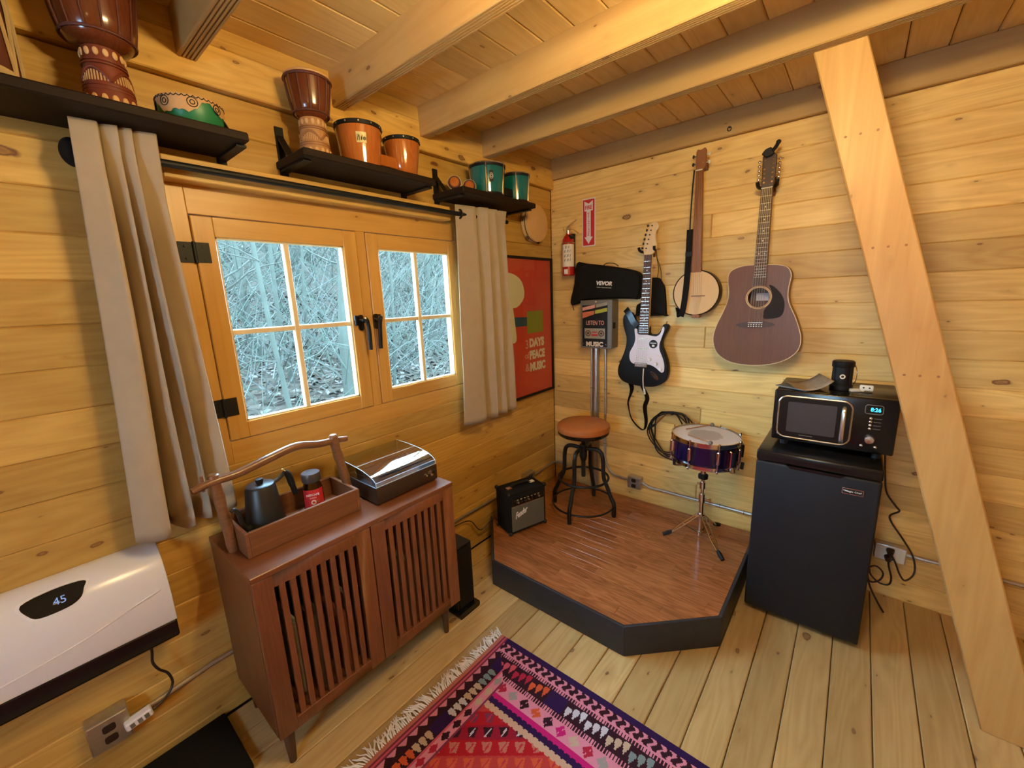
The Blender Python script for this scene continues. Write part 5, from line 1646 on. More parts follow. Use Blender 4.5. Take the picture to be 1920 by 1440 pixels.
text('script_logo', 'Fender', t, AT(-0.052, -0.0045, 0.142), ex + Vector((0, 0, 0.32)), Vector((0, 0, 1)) - ex * 0.1, 0.040, 'whiteprint', 0.095, 0.002, 0.02, 0.45)
for u in (-W2 + 0.004, W2 - 0.004):
    for d in (0.004, 0.154):
        for z in (0.014, 0.272):
            MB().sphere(AT(u, d, z), 0.013, 10, 8).build('corner_cap', 'iron', t)
for u in (-W2 + 0.025, W2 - 0.025):
    for d in (0.025, 0.13):
        MB().cyl(AT(u, d, 0.0005), AT(u, d, 0.013), 0.011, n=10).build('rubber_foot', 'black', t)
hb = [AT(-0.075, 0.08, 0.276), AT(-0.05, 0.08, 0.292), AT(0.05, 0.08, 0.292), AT(0.075, 0.08, 0.276)]
MB().ribbon(path_smooth(hb), ey, 0.024, 0.005).build('carry_handle', 'black', t)
for u in (-0.085, 0.085):
    MB().box((-0.018, -0.014, -0.003), (0.018, 0.014, 0.004), T=Matrix.Translation(AT(u, 0.08, 0.278)) @ Matrix.Rotation(math.atan2(ex.y, ex.x), 4, 'Z')).build('handle_cap', 'cream' if u > 0 else 'carve_dark', t, bevel=0.002)

MB().tube(path_smooth([AT(-0.02, 0.159, 0.06), AT(-0.03, 0.19, 0.03), (0.06, -0.70, TOP + 0.01), (0.03, -0.55, TOP + 0.03), (0.058, -0.42, 0.26)]), 0.0035, 6).build('power_cord', 'cord', t)
MB().tube(path_smooth([AT(-0.09, 0.159, 0.05), AT(-0.12, 0.175, 0.02), (0.085, -0.865, TOP + 0.03), (0.05, -0.95, 0.13), (0.03, -1.02, 0.22), (0.025, -1.15, 0.242), (0.02, -1.35, 0.25)]), 0.0035, 6).build('signal_cable', 'cord', t)

# snare drum, its stand and mallets
SC = Vector((1.203, -0.262, 0))
TS = Matrix.Translation(SC) @ Matrix.Translation((0, 0, 0.725)) @ Matrix.Rotation(math.radians(2.0), 4, 'Y') @ Matrix.Translation((0, 0, -0.725))
t = thing('snare_drum', (SC.x, SC.y, 0.655), 'deep blue snare drum with chrome hoops on its stand', 'drum')
MB().lathe([(0.170, 0.662), (0.174, 0.664), (0.174, 0.790), (0.170, 0.793)], 64, TS, cap=False).build('shell', 'snareblue', t)
for z0, z1, s in ((0.778, 0.803, 1), (0.650, 0.672, -1)):
    MB().lathe([(0.176, z0), (0.1815, z0), (0.1815, z0 + 0.002), (0.179, z0 + 0.003), (0.179, z1 - 0.003), (0.183, z1 - 0.002), (0.183, z1), (0.176, z1)], 64, TS, cap=False).build('hoop', 'chrome', t)
m_, tt_, p_ = nt('snare_batter_head')
tc_ = nd(tt_, 'ShaderNodeTexCoord')
sp_ = nd(tt_, 'ShaderNodeSeparateXYZ'); lk(tt_, tc_.outputs['Object'], sp_.inputs[0])
rad_ = math_n(tt_, 'SQRT', math_n(tt_, 'ADD', math_n(tt_, 'MULTIPLY', sp_.outputs[0], sp_.outputs[0]), math_n(tt_, 'MULTIPLY', sp_.outputs[1], sp_.outputs[1])))
no_ = nd(tt_, 'ShaderNodeTexNoise', _Scale=40.0, _Detail=5.0); lk(tt_, tc_.outputs['Object'], no_.inputs['Vector'])
rr_ = math_n(tt_, 'ADD', rad_, math_n(tt_, 'MULTIPLY', math_n(tt_, 'SUBTRACT', no_.outputs['Fac'], 0.5), 0.045))
lk(tt_, ramp(tt_, math_n(tt_, 'MULTIPLY', rr_, 5.0), [(0.0, (0.40, 0.35, 0.33)), (0.40, (0.42, 0.37, 0.34)), (0.47, (0.66, 0.63, 0.61)), (1.0, (0.70, 0.67, 0.66))]), p_.inputs['Base Color'])
p_.inputs['Roughness'].default_value = 0.5
M['batter'] = m_
MB().lathe([(0.177, 0.794), (0.174, 0.7965), (0.0, 0.7970)], 64, TS, cap=False).build('batter_head', 'batter', t)
MB().lathe([(0.174, 0.658), (0.0, 0.657)], 48, TS, cap=False).build('snare_side_head', 'drumskin', t)
for k in range(8):
    a = 2 * PI * k / 8 - 1.75
    e = Vector((math.cos(a), math.sin(a), 0))
    w = lambda r, z: TS @ (e * r + Vector((0, 0, z)))
    q = MB().cyl(w(0.187, 0.655), w(0.187, 0.806), 0.003, n=8)
    q.cyl(w(0.187, 0.799), w(0.187, 0.812), 0.0055, n=8).cyl(w(0.187, 0.645), w(0.187, 0.655), 0.0055, n=8)
    q.cyl(w(0.185, 0.700), w(0.185, 0.760), 0.0095, n=12).sphere(w(0.185, 0.700), 0.0095, 10, 6).sphere(w(0.185, 0.760), 0.0095, 10, 6)
    q.box((-0.008, -0.010, -0.030), (0.006, 0.010, 0.030), T=Matrix.Translation(w(0.178, 0.73)) @ Matrix.Rotation(a, 4, 'Z'))
    q.build('tension_lug', 'chrome', t)
a = -0.55
e = Vector((math.cos(a), math.sin(a), 0))
T = TS @ Matrix.Rotation(a, 4, 'Z')
MB().box((0.174, -0.020, 0.675), (0.200, 0.020, 0.770), T=T).cyl(T @ Vector((0.195, 0, 0.68)), T @ Vector((0.200, 0, 0.65)), 0.014, n=12).build('strainer', 'chrome', t, bevel=0.004)
T = TS @ Matrix.Rotation(0.35, 4, 'Z')
MB().box((0.174, -0.018, 0.69), (0.196, 0.018, 0.765), T=T).build('damper_block', 'black', t, bevel=0.004)

s = thing('snare_stand', (SC.x, SC.y, TOP), 'chrome tripod stand holding up the snare drum', 'drum stand')
MB().cyl((SC.x, SC.y, 0.185), (SC.x, SC.y, 0.42), 0.0125, n=16).build('lower_tube', 'chrome', s)
MB().cyl((SC.x, SC.y, 0.40), (SC.x, SC.y, 0.575), 0.0095, n=16).build('upper_tube', 'chrome', s)
MB().cyl((SC.x, SC.y, 0.385), (SC.x, SC.y, 0.435), 0.018, n=16).cyl((SC.x, SC.y, 0.405), (SC.x + 0.045, SC.y - 0.005, 0.405), 0.005, n=8).box((SC.x + 0.040, SC.y - 0.009, 0.395), (SC.x + 0.052, SC.y - 0.001, 0.418)).build('height_clamp', 'chrome', s)
MB().cyl((SC.x, SC.y, 0.47), (SC.x, SC.y, 0.51), 0.016, n=16).cyl((SC.x - 0.03, SC.y, 0.495), (SC.x, SC.y, 0.495), 0.006, n=8).build('tilt_clamp', 'chrome', s)
MB().lathe([(0.014, 0.528), (0.026, 0.533), (0.027, 0.555), (0.018, 0.562)], 20, Matrix.Translation((SC.x, SC.y, 0))).build('basket_nut', 'black', s)
MB().cyl((SC.x, SC.y, 0.56), (SC.x, SC.y, 0.605), 0.015, n=14).build('basket_hub', 'chrome', s)
for a in (-2.2, -0.1, 2.0):
    e = Vector((math.cos(a), math.sin(a), 0))
    C = SC
    MB().tube(path_smooth([C + Vector((0, 0, 0.595)) + e * 0.012, C + e * 0.10 + Vector((0, 0, 0.630)), C + e * 0.180 + Vector((0, 0, 0.640)), C + e * 0.197 + Vector((0, 0, 0.655)), C + e * 0.1965 + Vector((0, 0, 0.675))]), 0.006, 8).build('basket_arm', 'chrome', s)
    MB().tube([C + e * 0.1955 + Vector((0, 0, 0.645)), C + e * 0.1985 + Vector((0, 0, 0.682))], 0.009, 8).build('arm_grip', 'black', s)
MB().cyl((SC.x, SC.y, 0.170), (SC.x, SC.y, 0.195), 0.015, n=14).build('foot_collar', 'chrome', s)
for fx, fy in ((1.035, -0.372), (1.362, -0.428), (1.262, -0.085)):
    f = Vector((fx, fy, TOP + 0.012))
    d = Vector((fx - SC.x, fy - SC.y, 0)).normalized()
    n2 = Vector((-d.y, d.x, 0))
    top = SC + d * 0.018 + Vector((0, 0, 0.300))
    end = f - d * 0.030 + Vector((0, 0, 0.014))
    q = MB()
    for o in (-0.010, 0.010):
        q.tube([top + n2 * o, (top * 0.35 + end * 0.65) + n2 * o * 1.3, end + n2 * o * 0.5], 0.0045, 8)
    mid = top * 0.5 + end * 0.5
    brace = SC + d * 0.014 + Vector((0, 0, 0.185))
    q.tube([brace, mid], 0.004, 6)
    q.build('leg', 'chrome', s)
    MB().tube([end - d * 0.010 + Vector((0, 0, 0.008)), end + d * 0.012, f + d * 0.012 + Vector((0, 0, 0.001))], [0.010, 0.013, 0.011], 10).build('rubber_foot', 'black', s)
MB().cyl((SC.x, SC.y, 0.288), (SC.x, SC.y, 0.312), 0.022, n=16).build('leg_collar', 'chrome', s)

def mallet(head, tail, label):
    h, tl = Vector(head), Vector(tail)
    t = thing('drum_mallet', h, label, 'mallet', 'mallets on the snare drum')
    MB().tube([h, tl], 0.0035, 8).build('stick', 'carve_dark', t)
    MB().sphere(h, 0.0115, 14, 10).build('felt_head', 'boxgrey', t)
mallet(TS @ Vector((-0.008, 0.155, 0.8135)), TS @ Vector((-0.115, 0.018, 0.8015)), 'thin drum mallet lying across the back of the snare head')
mallet(TS @ Vector((0.064, -0.166, 0.8145)), TS @ Vector((-0.075, -0.075, 0.8015)), 'thin drum mallet at the front rim of the snare head')

# ================================================================== FRIDGE AND MICROWAVE
t = thing('mini_fridge', (1.722, -0.28, 0), 'black mini fridge between the stage and the leaning post', 'fridge')
FX0, FX1 = 1.498, 1.947
MB().box((FX0 + 0.004, -0.478, 0.03), (FX1 - 0.004, -0.035, 0.838)).build('cabinet', 'fridge', t, bevel=0.006, seg=2)
MB().box((FX0, -0.530, 0.028), (FX1, -0.482, 0.806)).build('door', 'fridge', t, bevel=0.010, seg=3)
MB().box((FX0, -0.532, 0.810), (FX1, -0.030, 0.858)).build('top_lid', 'blackgloss', t, bevel=0.008, seg=3)
MB().prism([(FX0 + 0.12, 0.806), (FX0 + 0.135, 0.794), (FX1 - 0.135, 0.794), (FX1 - 0.12, 0.806)], -0.534, -0.48, 'y').build('grip_recess', 'blackgloss', t)
for x in (FX0 + 0.03, FX1 - 0.03):
    for y in (-0.46, -0.08):
        MB().cyl((x, y, 0.0005), (x, y, 0.032), 0.014, n=12).build('foot', 'black', t)
MB().prism(rrect(1.822, 1.893, 0.731, 0.757, 0.003), -0.5325, -0.530, 'y').build('badge', 'silver', t)
MB().prism(rrect(1.8245, 1.8905, 0.7335, 0.7545, 0.002), -0.5332, -0.5325, 'y').build('badge_field', 'black', t)
text('badge_lettering', 'Magic Chef', t, (1.860, -0.5333, 0.744), (1, 0, 0), (0, 0, 1), 0.0095, 'whiteprint', 0.054, 0.0004, 0.01)
text('badge_mark', '*', t, (1.829, -0.5333, 0.745), (1, 0, 0), (0, 0, 1), 0.007, 'whiteprint', None, 0.0004, 0.03)
MB().tube(path_smooth([(1.93, -0.028, 0.36), (1.955, -0.03, 0.30), (1.975, -0.05, 0.22), (1.965, -0.07, 0.15), (1.985, -0.09, 0.105), (2.02, -0.08, 0.12), (2.03, -0.07, 0.16), (2.0, -0.065, 0.185), (1.972, -0.075, 0.16), (1.985, -0.10, 0.09), (2.02, -0.13, 0.03), (2.045, -0.17, 0.006)], 6), 0.0042, 8).build('power_cord', 'cord', t)
MB().tube(path_smooth([(2.040, -0.075, 0.256), (2.045, -0.085, 0.215), (2.06, -0.09, 0.16), (2.055, -0.09, 0.118), (2.02, -0.09, 0.112), (1.985, -0.085, 0.14), (1.975, -0.08, 0.175)], 6), 0.0042, 8).build('plug_cord', 'cord', t)
MB().cyl((2.040, -0.0545, 0.247), (2.040, -0.082, 0.244), 0.016, 0.012, n=14).build('plug', 'cord', t)

t = thing('microwave_oven', (1.735, -0.24, 0.858), 'black retro microwave with silver trimmed door on the fridge', 'microwave')
X0, X1, Y0, Z0, Z1 = 1.534, 1.972, -0.420, 0.888, 1.128
MB().box((X0, Y0 + 0.03, Z0), (X1, -0.06, Z1 - 0.002)).build('housing', 'blackgloss', t, bevel=0.010, seg=2)
MB().box((X0, Y0, Z0 + 0.001), (X1, Y0 + 0.032, Z1)).build('front_panel', 'blackgloss', t, bevel=0.008, seg=3)
pr = rrect(X0 + 0.022, X0 + 0.290, Z0 + 0.020, Z1 - 0.024, 0.034, 8)
d_ = MB().prism(rrect(X0 + 0.024, X0 + 0.288, Z0 + 0.022, Z1 - 0.026, 0.033, 8), Y0 - 0.005, Y0 + 0.001, 'y').build('door', 'blackgloss', t)
MB().tube([(x, Y0 - 0.004, z) for x, z in pr], 0.0042, 8, True).build('door_trim', 'silver', d_)
MB().prism(rrect(X0 + 0.058, X0 + 0.238, Z0 + 0.048, Z1 - 0.050, 0.006), Y0 - 0.0058, Y0 - 0.005, 'y').build('door_window', 'mwglass', d_)
MB().tube(path_smooth([(X0 + 0.262, Y0 - 0.004, Z1 - 0.052), (X0 + 0.262, Y0 - 0.022, Z1 - 0.064), (X0 + 0.262, Y0 - 0.028, (Z0 + Z1) / 2), (X0 + 0.262, Y0 - 0.022, Z0 + 0.046), (X0 + 0.262, Y0 - 0.004, Z0 + 0.034)], 5), 0.0085, 10).build('handle', 'silver', d_)
MB().box((X0 + 0.110, Y0 - 0.0060, Z0 + 0.036), (X0 + 0.160, Y0 - 0.005, Z0 + 0.0385)).build('door_print', 'boxgrey', d_)
pr = rrect(X0 + 0.330, X0 + 0.388, Z1 - 0.066, Z1 - 0.028, 0.009)
MB().prism(pr, Y0 - 0.002, Y0 + 0.001, 'y').build('clock_panel', 'blackgloss', t)
MB().tube([(x, Y0 - 0.002, z) for x, z in pr], 0.0014, 6, True).build('clock_trim', 'boxgrey', t)
text('clock_digits', '8:26', t, (X0 + 0.364, Y0 - 0.0022, Z1 - 0.047), (1, 0, 0), (0, 0, 1), 0.017, 'display', 0.033, 0.0004, 0.02)
for k in range(4):
    z = Z1 - 0.086 - k * 0.0150
    MB().sphere((X0 + 0.352, Y0 - 0.001, z), 0.0058, 12, 8, (1, 0.6, 1)).build('button', 'silver', t)
    MB().box((X0 + 0.362, Y0 - 0.0008, z - 0.0008), (X0 + 0.386, Y0 + 0.001, z + 0.0008)).build('button_print', 'boxgrey', t)
MB().lathe([(0.0175, 0), (0.0175, 0.012), (0.015, 0.016), (0.0, 0.017)], 28, Matrix.Translation((X0 + 0.356, Y0, Z0 + 0.062)) @ Matrix.Rotation(PI / 2, 4, 'X'), cap=False).build('dial', 'silver', t)
for dx in (-0.024, 0.022):
    MB().sphere((X0 + 0.356 + dx, Y0 - 0.001, Z0 + 0.030), 0.0064, 12, 8, (1, 0.6, 1)).build('button', 'silver', t)
for x in (X0 + 0.05, X1 - 0.05):
    for y in (Y0 + 0.05, -0.10):
        MB().cyl((x, y, 0.8585), (x, y, Z0 + 0.002), 0.016, n=12).build('foot', 'black', t)
MB().tube(path_smooth([(1.955, -0.056, 1.00), (1.99, -0.045, 0.985), (1.985, -0.04, 0.93), (1.965, -0.035, 0.87), (1.972, -0.03, 0.78), (1.985, -0.03, 0.66), (2.00, -0.03, 0.575), (2.04, -0.03, 0.515), (2.055, -0.03, 0.492), (2.025, -0.03, 0.46), (2.035, -0.035, 0.425), (2.08, -0.04, 0.36), (2.128, -0.05, 0.28), (2.14, -0.06, 0.20), (2.11, -0.09, 0.165), (2.085, -0.105, 0.20), (2.066, -0.108, 0.25), (2.048, -0.090, 0.281)], 6), 0.0042, 8).build('power_cord', 'cord', t)
MB().cyl((2.044, -0.0545, 0.284), (2.044, -0.082, 0.280), 0.016, 0.012, n=14).build('plug', 'cord', t)
MT = Z1 - 0.002

# on the microwave: leaflets, lantern, adapter
t = thing('leaflet', (1.62, -0.25, MT), 'dark printed leaflet lying curled on the microwave', 'leaflet', 'papers on the microwave')
def paper(c, w, h, rot, curl, z):
    R = Matrix.Translation((c[0], c[1], 0)) @ Matrix.Rotation(rot, 4, 'Z')
    return MB().grid(lambda u, v: R @ Vector(((u - .5) * w, (v - .5) * h, z + curl * (2 * abs(u - 0.35)) ** 2)), 10, 4)
o = paper((1.645, -0.30), 0.150, 0.19, 0.35, 0.028, MT + 0.006).build('sheet', 'paper', t)
md = o.modifiers.new('thickness', 'SOLIDIFY'); md.thickness = 0.0012; md.offset = 1
t2 = thing('booklet', (1.60, -0.31, MT), 'thin dark booklet under the leaflet on the microwave', 'booklet', 'papers on the microwave')
MB().box((-0.075, -0.05, 0.0005), (0.075, 0.05, 0.006), T=Matrix.Translation((1.612, -0.315, MT)) @ Matrix.Rotation(-0.5, 4, 'Z')).build('pages', 'boxgrey', t2, bevel=0.001)

t = thing('camp_lantern', (1.772, -0.27, MT), 'stubby black camping lantern standing on the microwave', 'lantern')
T = Matrix.Translation((1.772, -0.27, MT + 0.0008))
MB().lathe([(0.040, 0.0), (0.043, 0.003), (0.043, 0.020), (0.040, 0.024)], 32, T).build('base', 'black', t)
MB().lathe([(0.0385, 0.024), (0.0385, 0.105)], 32, T).build('body', 'black', t, bevel=0.001)
MB().lathe([(0.040, 0.105), (0.042, 0.108), (0.042, 0.128), (0.038, 0.133), (0.0, 0.134)], 32, T).build('cap', 'black', t)
tp = Vector((1.772, -0.27, MT))
e = Vector((0.06, -1, 0)).normalized()
MB().torus(tp + e * 0.0395 + Vector((0, 0, 0.066)), e, 0.008, 0.003, 18, 6).build('switch_ring', 'cream', t)
MB().cyl(tp + e * 0.036 + Vector((0, 0, 0.066)), tp + e * 0.0405 + Vector((0, 0, 0.066)), 0.006, n=12).build('switch', 'cord', t)
for a in (0.0, 0.75, -0.85):
    dd = Matrix.Rotation(a, 4, 'Z') @ Vector((0.06, -1, 0))
    dd.normalize()
    if a:
        MB().tube([tp + dd * 0.0405 + Vector((0, 0, 0.026)), tp + dd * 0.0405 + Vector((0, 0, 0.105))], 0.002, 6).build('rib', 'iron', t)
MB().tube(path_smooth([tp + Vector((0.042, 0, 0.115)), tp + Vector((0.050, -0.01, 0.09)), tp + Vector((0.050, -0.01, 0.05)), tp + Vector((0.043, 0, 0.03))]), 0.002, 6).build('bail_wire', 'silver', t)

t = thing('plug_adapter', (1.855, -0.27, MT), 'white two hole plug adapter beside the lantern', 'adapter')
T = Matrix.Translation((1.862, -0.285, MT + 0.018)) @ Matrix.Rotation(-0.25, 4, 'X')
MB().box((-0.024, -0.011, -0.013), (0.024, 0.011, 0.013), T=T).build('block', 'offwhite', t, bevel=0.005, seg=2)
for dx in (-0.010, 0.010):
    MB().cyl(T @ Vector((dx, -0.0122, 0)), T @ Vector((dx, -0.0105, 0)), 0.0035, n=10).build('socket_hole', 'black', t)
T = Matrix.Translation((1.822, -0.295, MT + 0.0075)) @ Matrix.Rotation(0.5, 4, 'Z')
MB().box((-0.020, -0.012, -0.007), (0.022, 0.012, 0.006), T=T).build('plug', 'offwhite', t, bevel=0.004, seg=2)
MB().tube(path_smooth([(1.842, -0.288, MT + 0.008), (1.85, -0.30, MT + 0.006), (1.858, -0.298, MT + 0.012)]), 0.003, 6).build('lead', 'offwhite', t)
# ================================================================== CABINET AND WHAT STANDS ON IT
t = thing('slatted_cabinet', (0.23, -1.908, 0), 'walnut record cabinet with two slatted doors under the window', 'cabinet')
CX0, CX1, CY0, CY1, CB, CT = 0.022, 0.428, -2.329, -1.487, 0.145, 0.775
body = MB()
body.box((CX0, CY0, CB), (CX1 - 0.022, CY0 + 0.018, CT - 0.02)).box((CX0, CY1 - 0.018, CB), (CX1 - 0.022, CY1, CT - 0.02))
body.box((CX0, CY0 + 0.018, CB), (CX1 - 0.022, CY1 - 0.018, CB + 0.018))
body.build('carcass', 'walnut_z', t, bevel=0.001)
MB().box((CX0, CY0 + 0.018, CB + 0.018), (CX0 + 0.006, CY1 - 0.018, CT - 0.02)).build('back_panel', 'rosew', t)
MB().box((CX0, -1.917, CB + 0.018), (CX1 - 0.03, -1.905, CT - 0.02)).build('divider', 'walnut_z', t)
MB().box((CX0, CY0 - 0.002, CT - 0.02), (CX1 + 0.002, CY1 + 0.002, CT)).build('top', 'walnut_y', t, bevel=0.002)
def door(y0, y1):
    z0, z1 = CB + 0.002, CT - 0.022
    xa, xb = CX1 - 0.020, CX1
    d = MB().box((xa, y0, z0), (xb, y0 + 0.060, z1)).box((xa, y1 - 0.060, z0), (xb, y1, z1)) \
        .box((xa, y0 + 0.060, z0), (xb, y1 - 0.060, z0 + 0.045)).box((xa, y0 + 0.060, z1 - 0.045), (xb, y1 - 0.060, z1)).build('door', 'walnut_z', t, bevel=0.0015)
    n = 9
    gap = 0.0155
    span = (y1 - 0.060) - (y0 + 0.060)
    w = (span - gap * n) / (n - 1)
    for k in range(n - 1):
        a = y0 + 0.060 + gap + k * (w + gap)
        MB().box((xa + 0.002, a, z0 + 0.045), (xb - 0.001, a + w, z1 - 0.045)).build('slat', 'walnut_z', d, bevel=0.001)
door(CY0 + 0.001, -1.9155)
door(-1.9115, CY1 - 0.001)
for x in (0.060, 0.392):
    for y in (-2.292, -1.560):
        MB().cyl((x, y, 0.0005), (x, y, CB + 0.001), 0.012, 0.020, n=16).build('leg', 'rosew', t)
# records standing inside, glimpsed between the slats
cols = [(0.45, 0.40, 0.33), (0.10, 0.07, 0.06), (0.28, 0.09, 0.06), (0.05, 0.06, 0.09), (0.35, 0.30, 0.22), (0.16, 0.12, 0.09), (0.55, 0.52, 0.47)]
for i, c in enumerate(cols):
    M['sleeve%d' % i] = flat('record_sleeve_%d' % i, c, 0.6, var=0.3, scale=25)
random.seed(21)
ORDN = 'first second third fourth fifth sixth seventh eighth ninth tenth eleventh twelfth thirteenth fourteenth fifteenth'.split()
for a, b, what in ((-2.300, -1.925, 'left'), (-1.895, -1.515, 'right')):
    y = a
    idx = 0
    while y < b:
        w = random.choice((0.018, 0.026, 0.034, 0.045))
        if y + w > b:
            break
        if random.random() < 0.78:
            h = random.choice((0.24, 0.30, 0.31, 0.33))
            k = random.randrange(7)
            z = CB + 0.0185
            r = thing('record_sleeves', (0.2, y + w / 2, z), '%s record bundle from the left behind the %s slatted cabinet door, %s' % (ORDN[idx], what, ('buff', 'black', 'rust red', 'navy', 'tan', 'brown', 'white')[k]), 'records', 'records inside the cabinet')
            idx += 1
            MB().box((0.045, y, z), (0.345 + random.uniform(-.02, .03), y + w - 0.003, z + h)).build('sleeves', 'sleeve%d' % k, r)
        y += w

# tray with a bent branch handle
t = thing('wooden_tray', (0.20, -2.09, CT), 'dark wooden caddy tray with a bent branch handle on the cabinet', 'tray')
TX0, TX1, TY0, TY1, TB, TT = 0.090, 0.312, -2.292, -1.878, CT + 0.0008, CT + 0.092
MB().box((TX0 + 0.013, TY0 + 0.013, TB), (TX1 - 0.013, TY1 - 0.013, TB + 0.012)).build('bottom', 'tray', t)
for y in (TY0, TY1 - 0.013):
    MB().box((TX0, y, TB), (TX1, y + 0.013, TT)).build('end_board', 'tray', t, bevel=0.002)
for x in (TX0, TX1 - 0.013):
    MB().box((x, TY0 + 0.013, TB), (x + 0.013, TY1 - 0.013, TT)).build('side_board', 'tray', t, bevel=0.002)
MB().tube(path_smooth([(0.205, -2.303, TB), (0.204, -2.308, 0.86), (0.202, -2.314, 0.95), (0.200, -2.318, 1.03), (0.200, -2.319, 1.064)], 5), [0.017, 0.018, 0.019, 0.018, 0.017] * 4 + [0.012], 12).build('upright', 'branch', t)
MB().tube(path_smooth([(0.205, -1.868, TB), (0.204, -1.872, 0.86), (0.202, -1.885, 0.95), (0.200, -1.898, 1.03), (0.200, -1.902, 1.082)], 5), [0.017, 0.018, 0.019, 0.018, 0.017] * 4 + [0.012], 12).build('upright', 'branch', t)
hp = path_smooth([(0.212, -2.385, 1.030), (0.208, -2.33, 1.040), (0.205, -2.25, 1.043), (0.203, -2.15, 1.062), (0.202, -2.05, 1.078), (0.202, -1.97, 1.062), (0.200, -1.90, 1.056), (0.198, -1.845, 1.048)], 5)
MB().tube(hp, [0.011 + 0.0045 * math.sin(PI * i / (len(hp) - 1)) for i in range(len(hp))], 12).build('handle', 'branch', t)
MB().cyl((0.20, -2.352, 1.015), (0.206, -2.352, 1.070), 0.005, n=8).build('peg', 'branch', t)

# gooseneck kettle
KC = (0.196, -2.188)
KZ = TB + 0.0125
t = thing('gooseneck_kettle', (KC[0], KC[1], KZ), 'matte black gooseneck kettle standing in the tray', 'kettle')
T = Matrix.Translation((KC[0], KC[1], KZ))
MB().lathe([(0.074, 0.0), (0.076, 0.004), (0.076, 0.018), (0.070, 0.021)], 40, T).build('power_base', 'blackgloss', t)
M['kettle'] = flat('kettle_matte_black', (0.016, 0.016, 0.017), 0.38)
MB().lathe([(0.062, 0.021), (0.066, 0.025), (0.064, 0.045), (0.049, 0.176), (0.046, 0.182)], 40, T).build('body', 'kettle', t)
MB().lathe([(0.046, 0.182), (0.0455, 0.187), (0.040, 0.190), (0.0, 0.191)], 40, T, cap=False).build('lid', 'kettle', t)
MB().lathe([(0.010, 0.190), (0.013, 0.200), (0.0125, 0.208), (0.0, 0.209)], 20, T, cap=False).build('lid_knob', 'black', t)
k0 = Vector((KC[0], KC[1], KZ))
MB().tube(path_smooth([k0 + Vector((0.022, -0.050, 0.05)), k0 + Vector((0.034, -0.072, 0.058)), k0 + Vector((0.041, -0.086, 0.092)), k0 + Vector((0.044, -0.092, 0.130)), k0 + Vector((0.049, -0.103, 0.148)), k0 + Vector((0.053, -0.113, 0.146))], 5), [0.011] * 6 + [0.008] * 10 + [0.0065] * 10, 10).build('spout', 'kettle', t)
MB().tube(path_smooth([k0 + Vector((0.0, 0.044, 0.178)), k0 + Vector((0.0, 0.066, 0.186)), k0 + Vector((0, 0.090, 0.204))], 4), 0.007, 8).build('handle_arm', 'kettle', t)
MB().tube(path_smooth([k0 + Vector((0, 0.086, 0.206)), k0 + Vector((0, 0.098, 0.190)), k0 + Vector((0, 0.106, 0.150)), k0 + Vector((0, 0.114, 0.105))], 4), [0.010] * 4 + [0.012] * 5 + [0.010] * 4, 10).build('handle', 'black', t)
MB().cyl(k0 + Vector((0, 0.085, 0.2095)), k0 + Vector((0, 0.088, 0.2125)), 0.009, n=12).build('handle_cap', 'label_gold', t)
mk = MB()
for k in range(7):
    a = -0.75 + k * 0.05
    p = k0 + Vector((0.0655 * math.cos(a), 0.0655 * math.sin(a), 0.036))
    mk.tube([p, p + Vector((0, 0, 0.008))], 0.0011, 4)
mk.build('maker_mark', 'cream', t)

# instant coffee jar
JC = (0.188, -2.006)
t = thing('coffee_jar', (JC[0], JC[1], KZ), 'instant coffee jar with red label and dark lid in the tray', 'jar')
T = Matrix.Translation((JC[0], JC[1], KZ + 0.0005))
jp = [(0.034, 0.0), (0.038, 0.004), (0.0385, 0.03), (0.037, 0.10), (0.030, 0.122), (0.029, 0.132)]
MB().lathe([(r - 0.0025, z + 0.002) for r, z in jp[:-1]], 36, T).build('coffee', 'coffee', t)
MB().lathe(jp, 36, T, cap=False).build('glass', 'jar', t)
MB().lathe([(0.034, 0.130), (0.0355, 0.134), (0.0355, 0.160), (0.033, 0.165), (0.0, 0.166)], 36, T).build('lid', 'boxdark', t)
cyl_patch(JC, lambda z: 0.0392 - 0.0015 * (z - KZ) / 0.1, -1.55, 0.75, KZ + 0.026, KZ + 0.104, 20).build('red_label', 'redprint', t)
out = Vector((math.cos(-0.45), math.sin(-0.45), 0))
rv = Vector((0, 0, 1)).cross(out)
text('label_lettering', 'NESCAF\u00c9', t, Vector((JC[0], JC[1], KZ + 0.086)) + out * 0.0388, rv, (0, 0, 1), 0.0105, 'whiteprint', 0.046, 0.0012, 0.02)
text('label_lettering', 'CLASICO', t, Vector((JC[0], JC[1], KZ + 0.072)) + out * 0.0388, rv, (0, 0, 1), 0.005, 'cream', 0.024, 0.001, 0.0)
q = Vector((JC[0], JC[1], KZ + 0.053)) + out * 0.0392
MB().torus(q, out, 0.0075, 0.0025, 18, 6).build('cup_print', 'whiteprint', t)
q2 = Vector((JC[0], JC[1], KZ + 0.055)) + (out * 0.9 + rv * 0.42).normalized() * 0.0394
MB().torus(q2, (out * 0.9 + rv * 0.42), 0.005, 0.0016, 14, 5).build('cup_print', 'carve_dark', t)

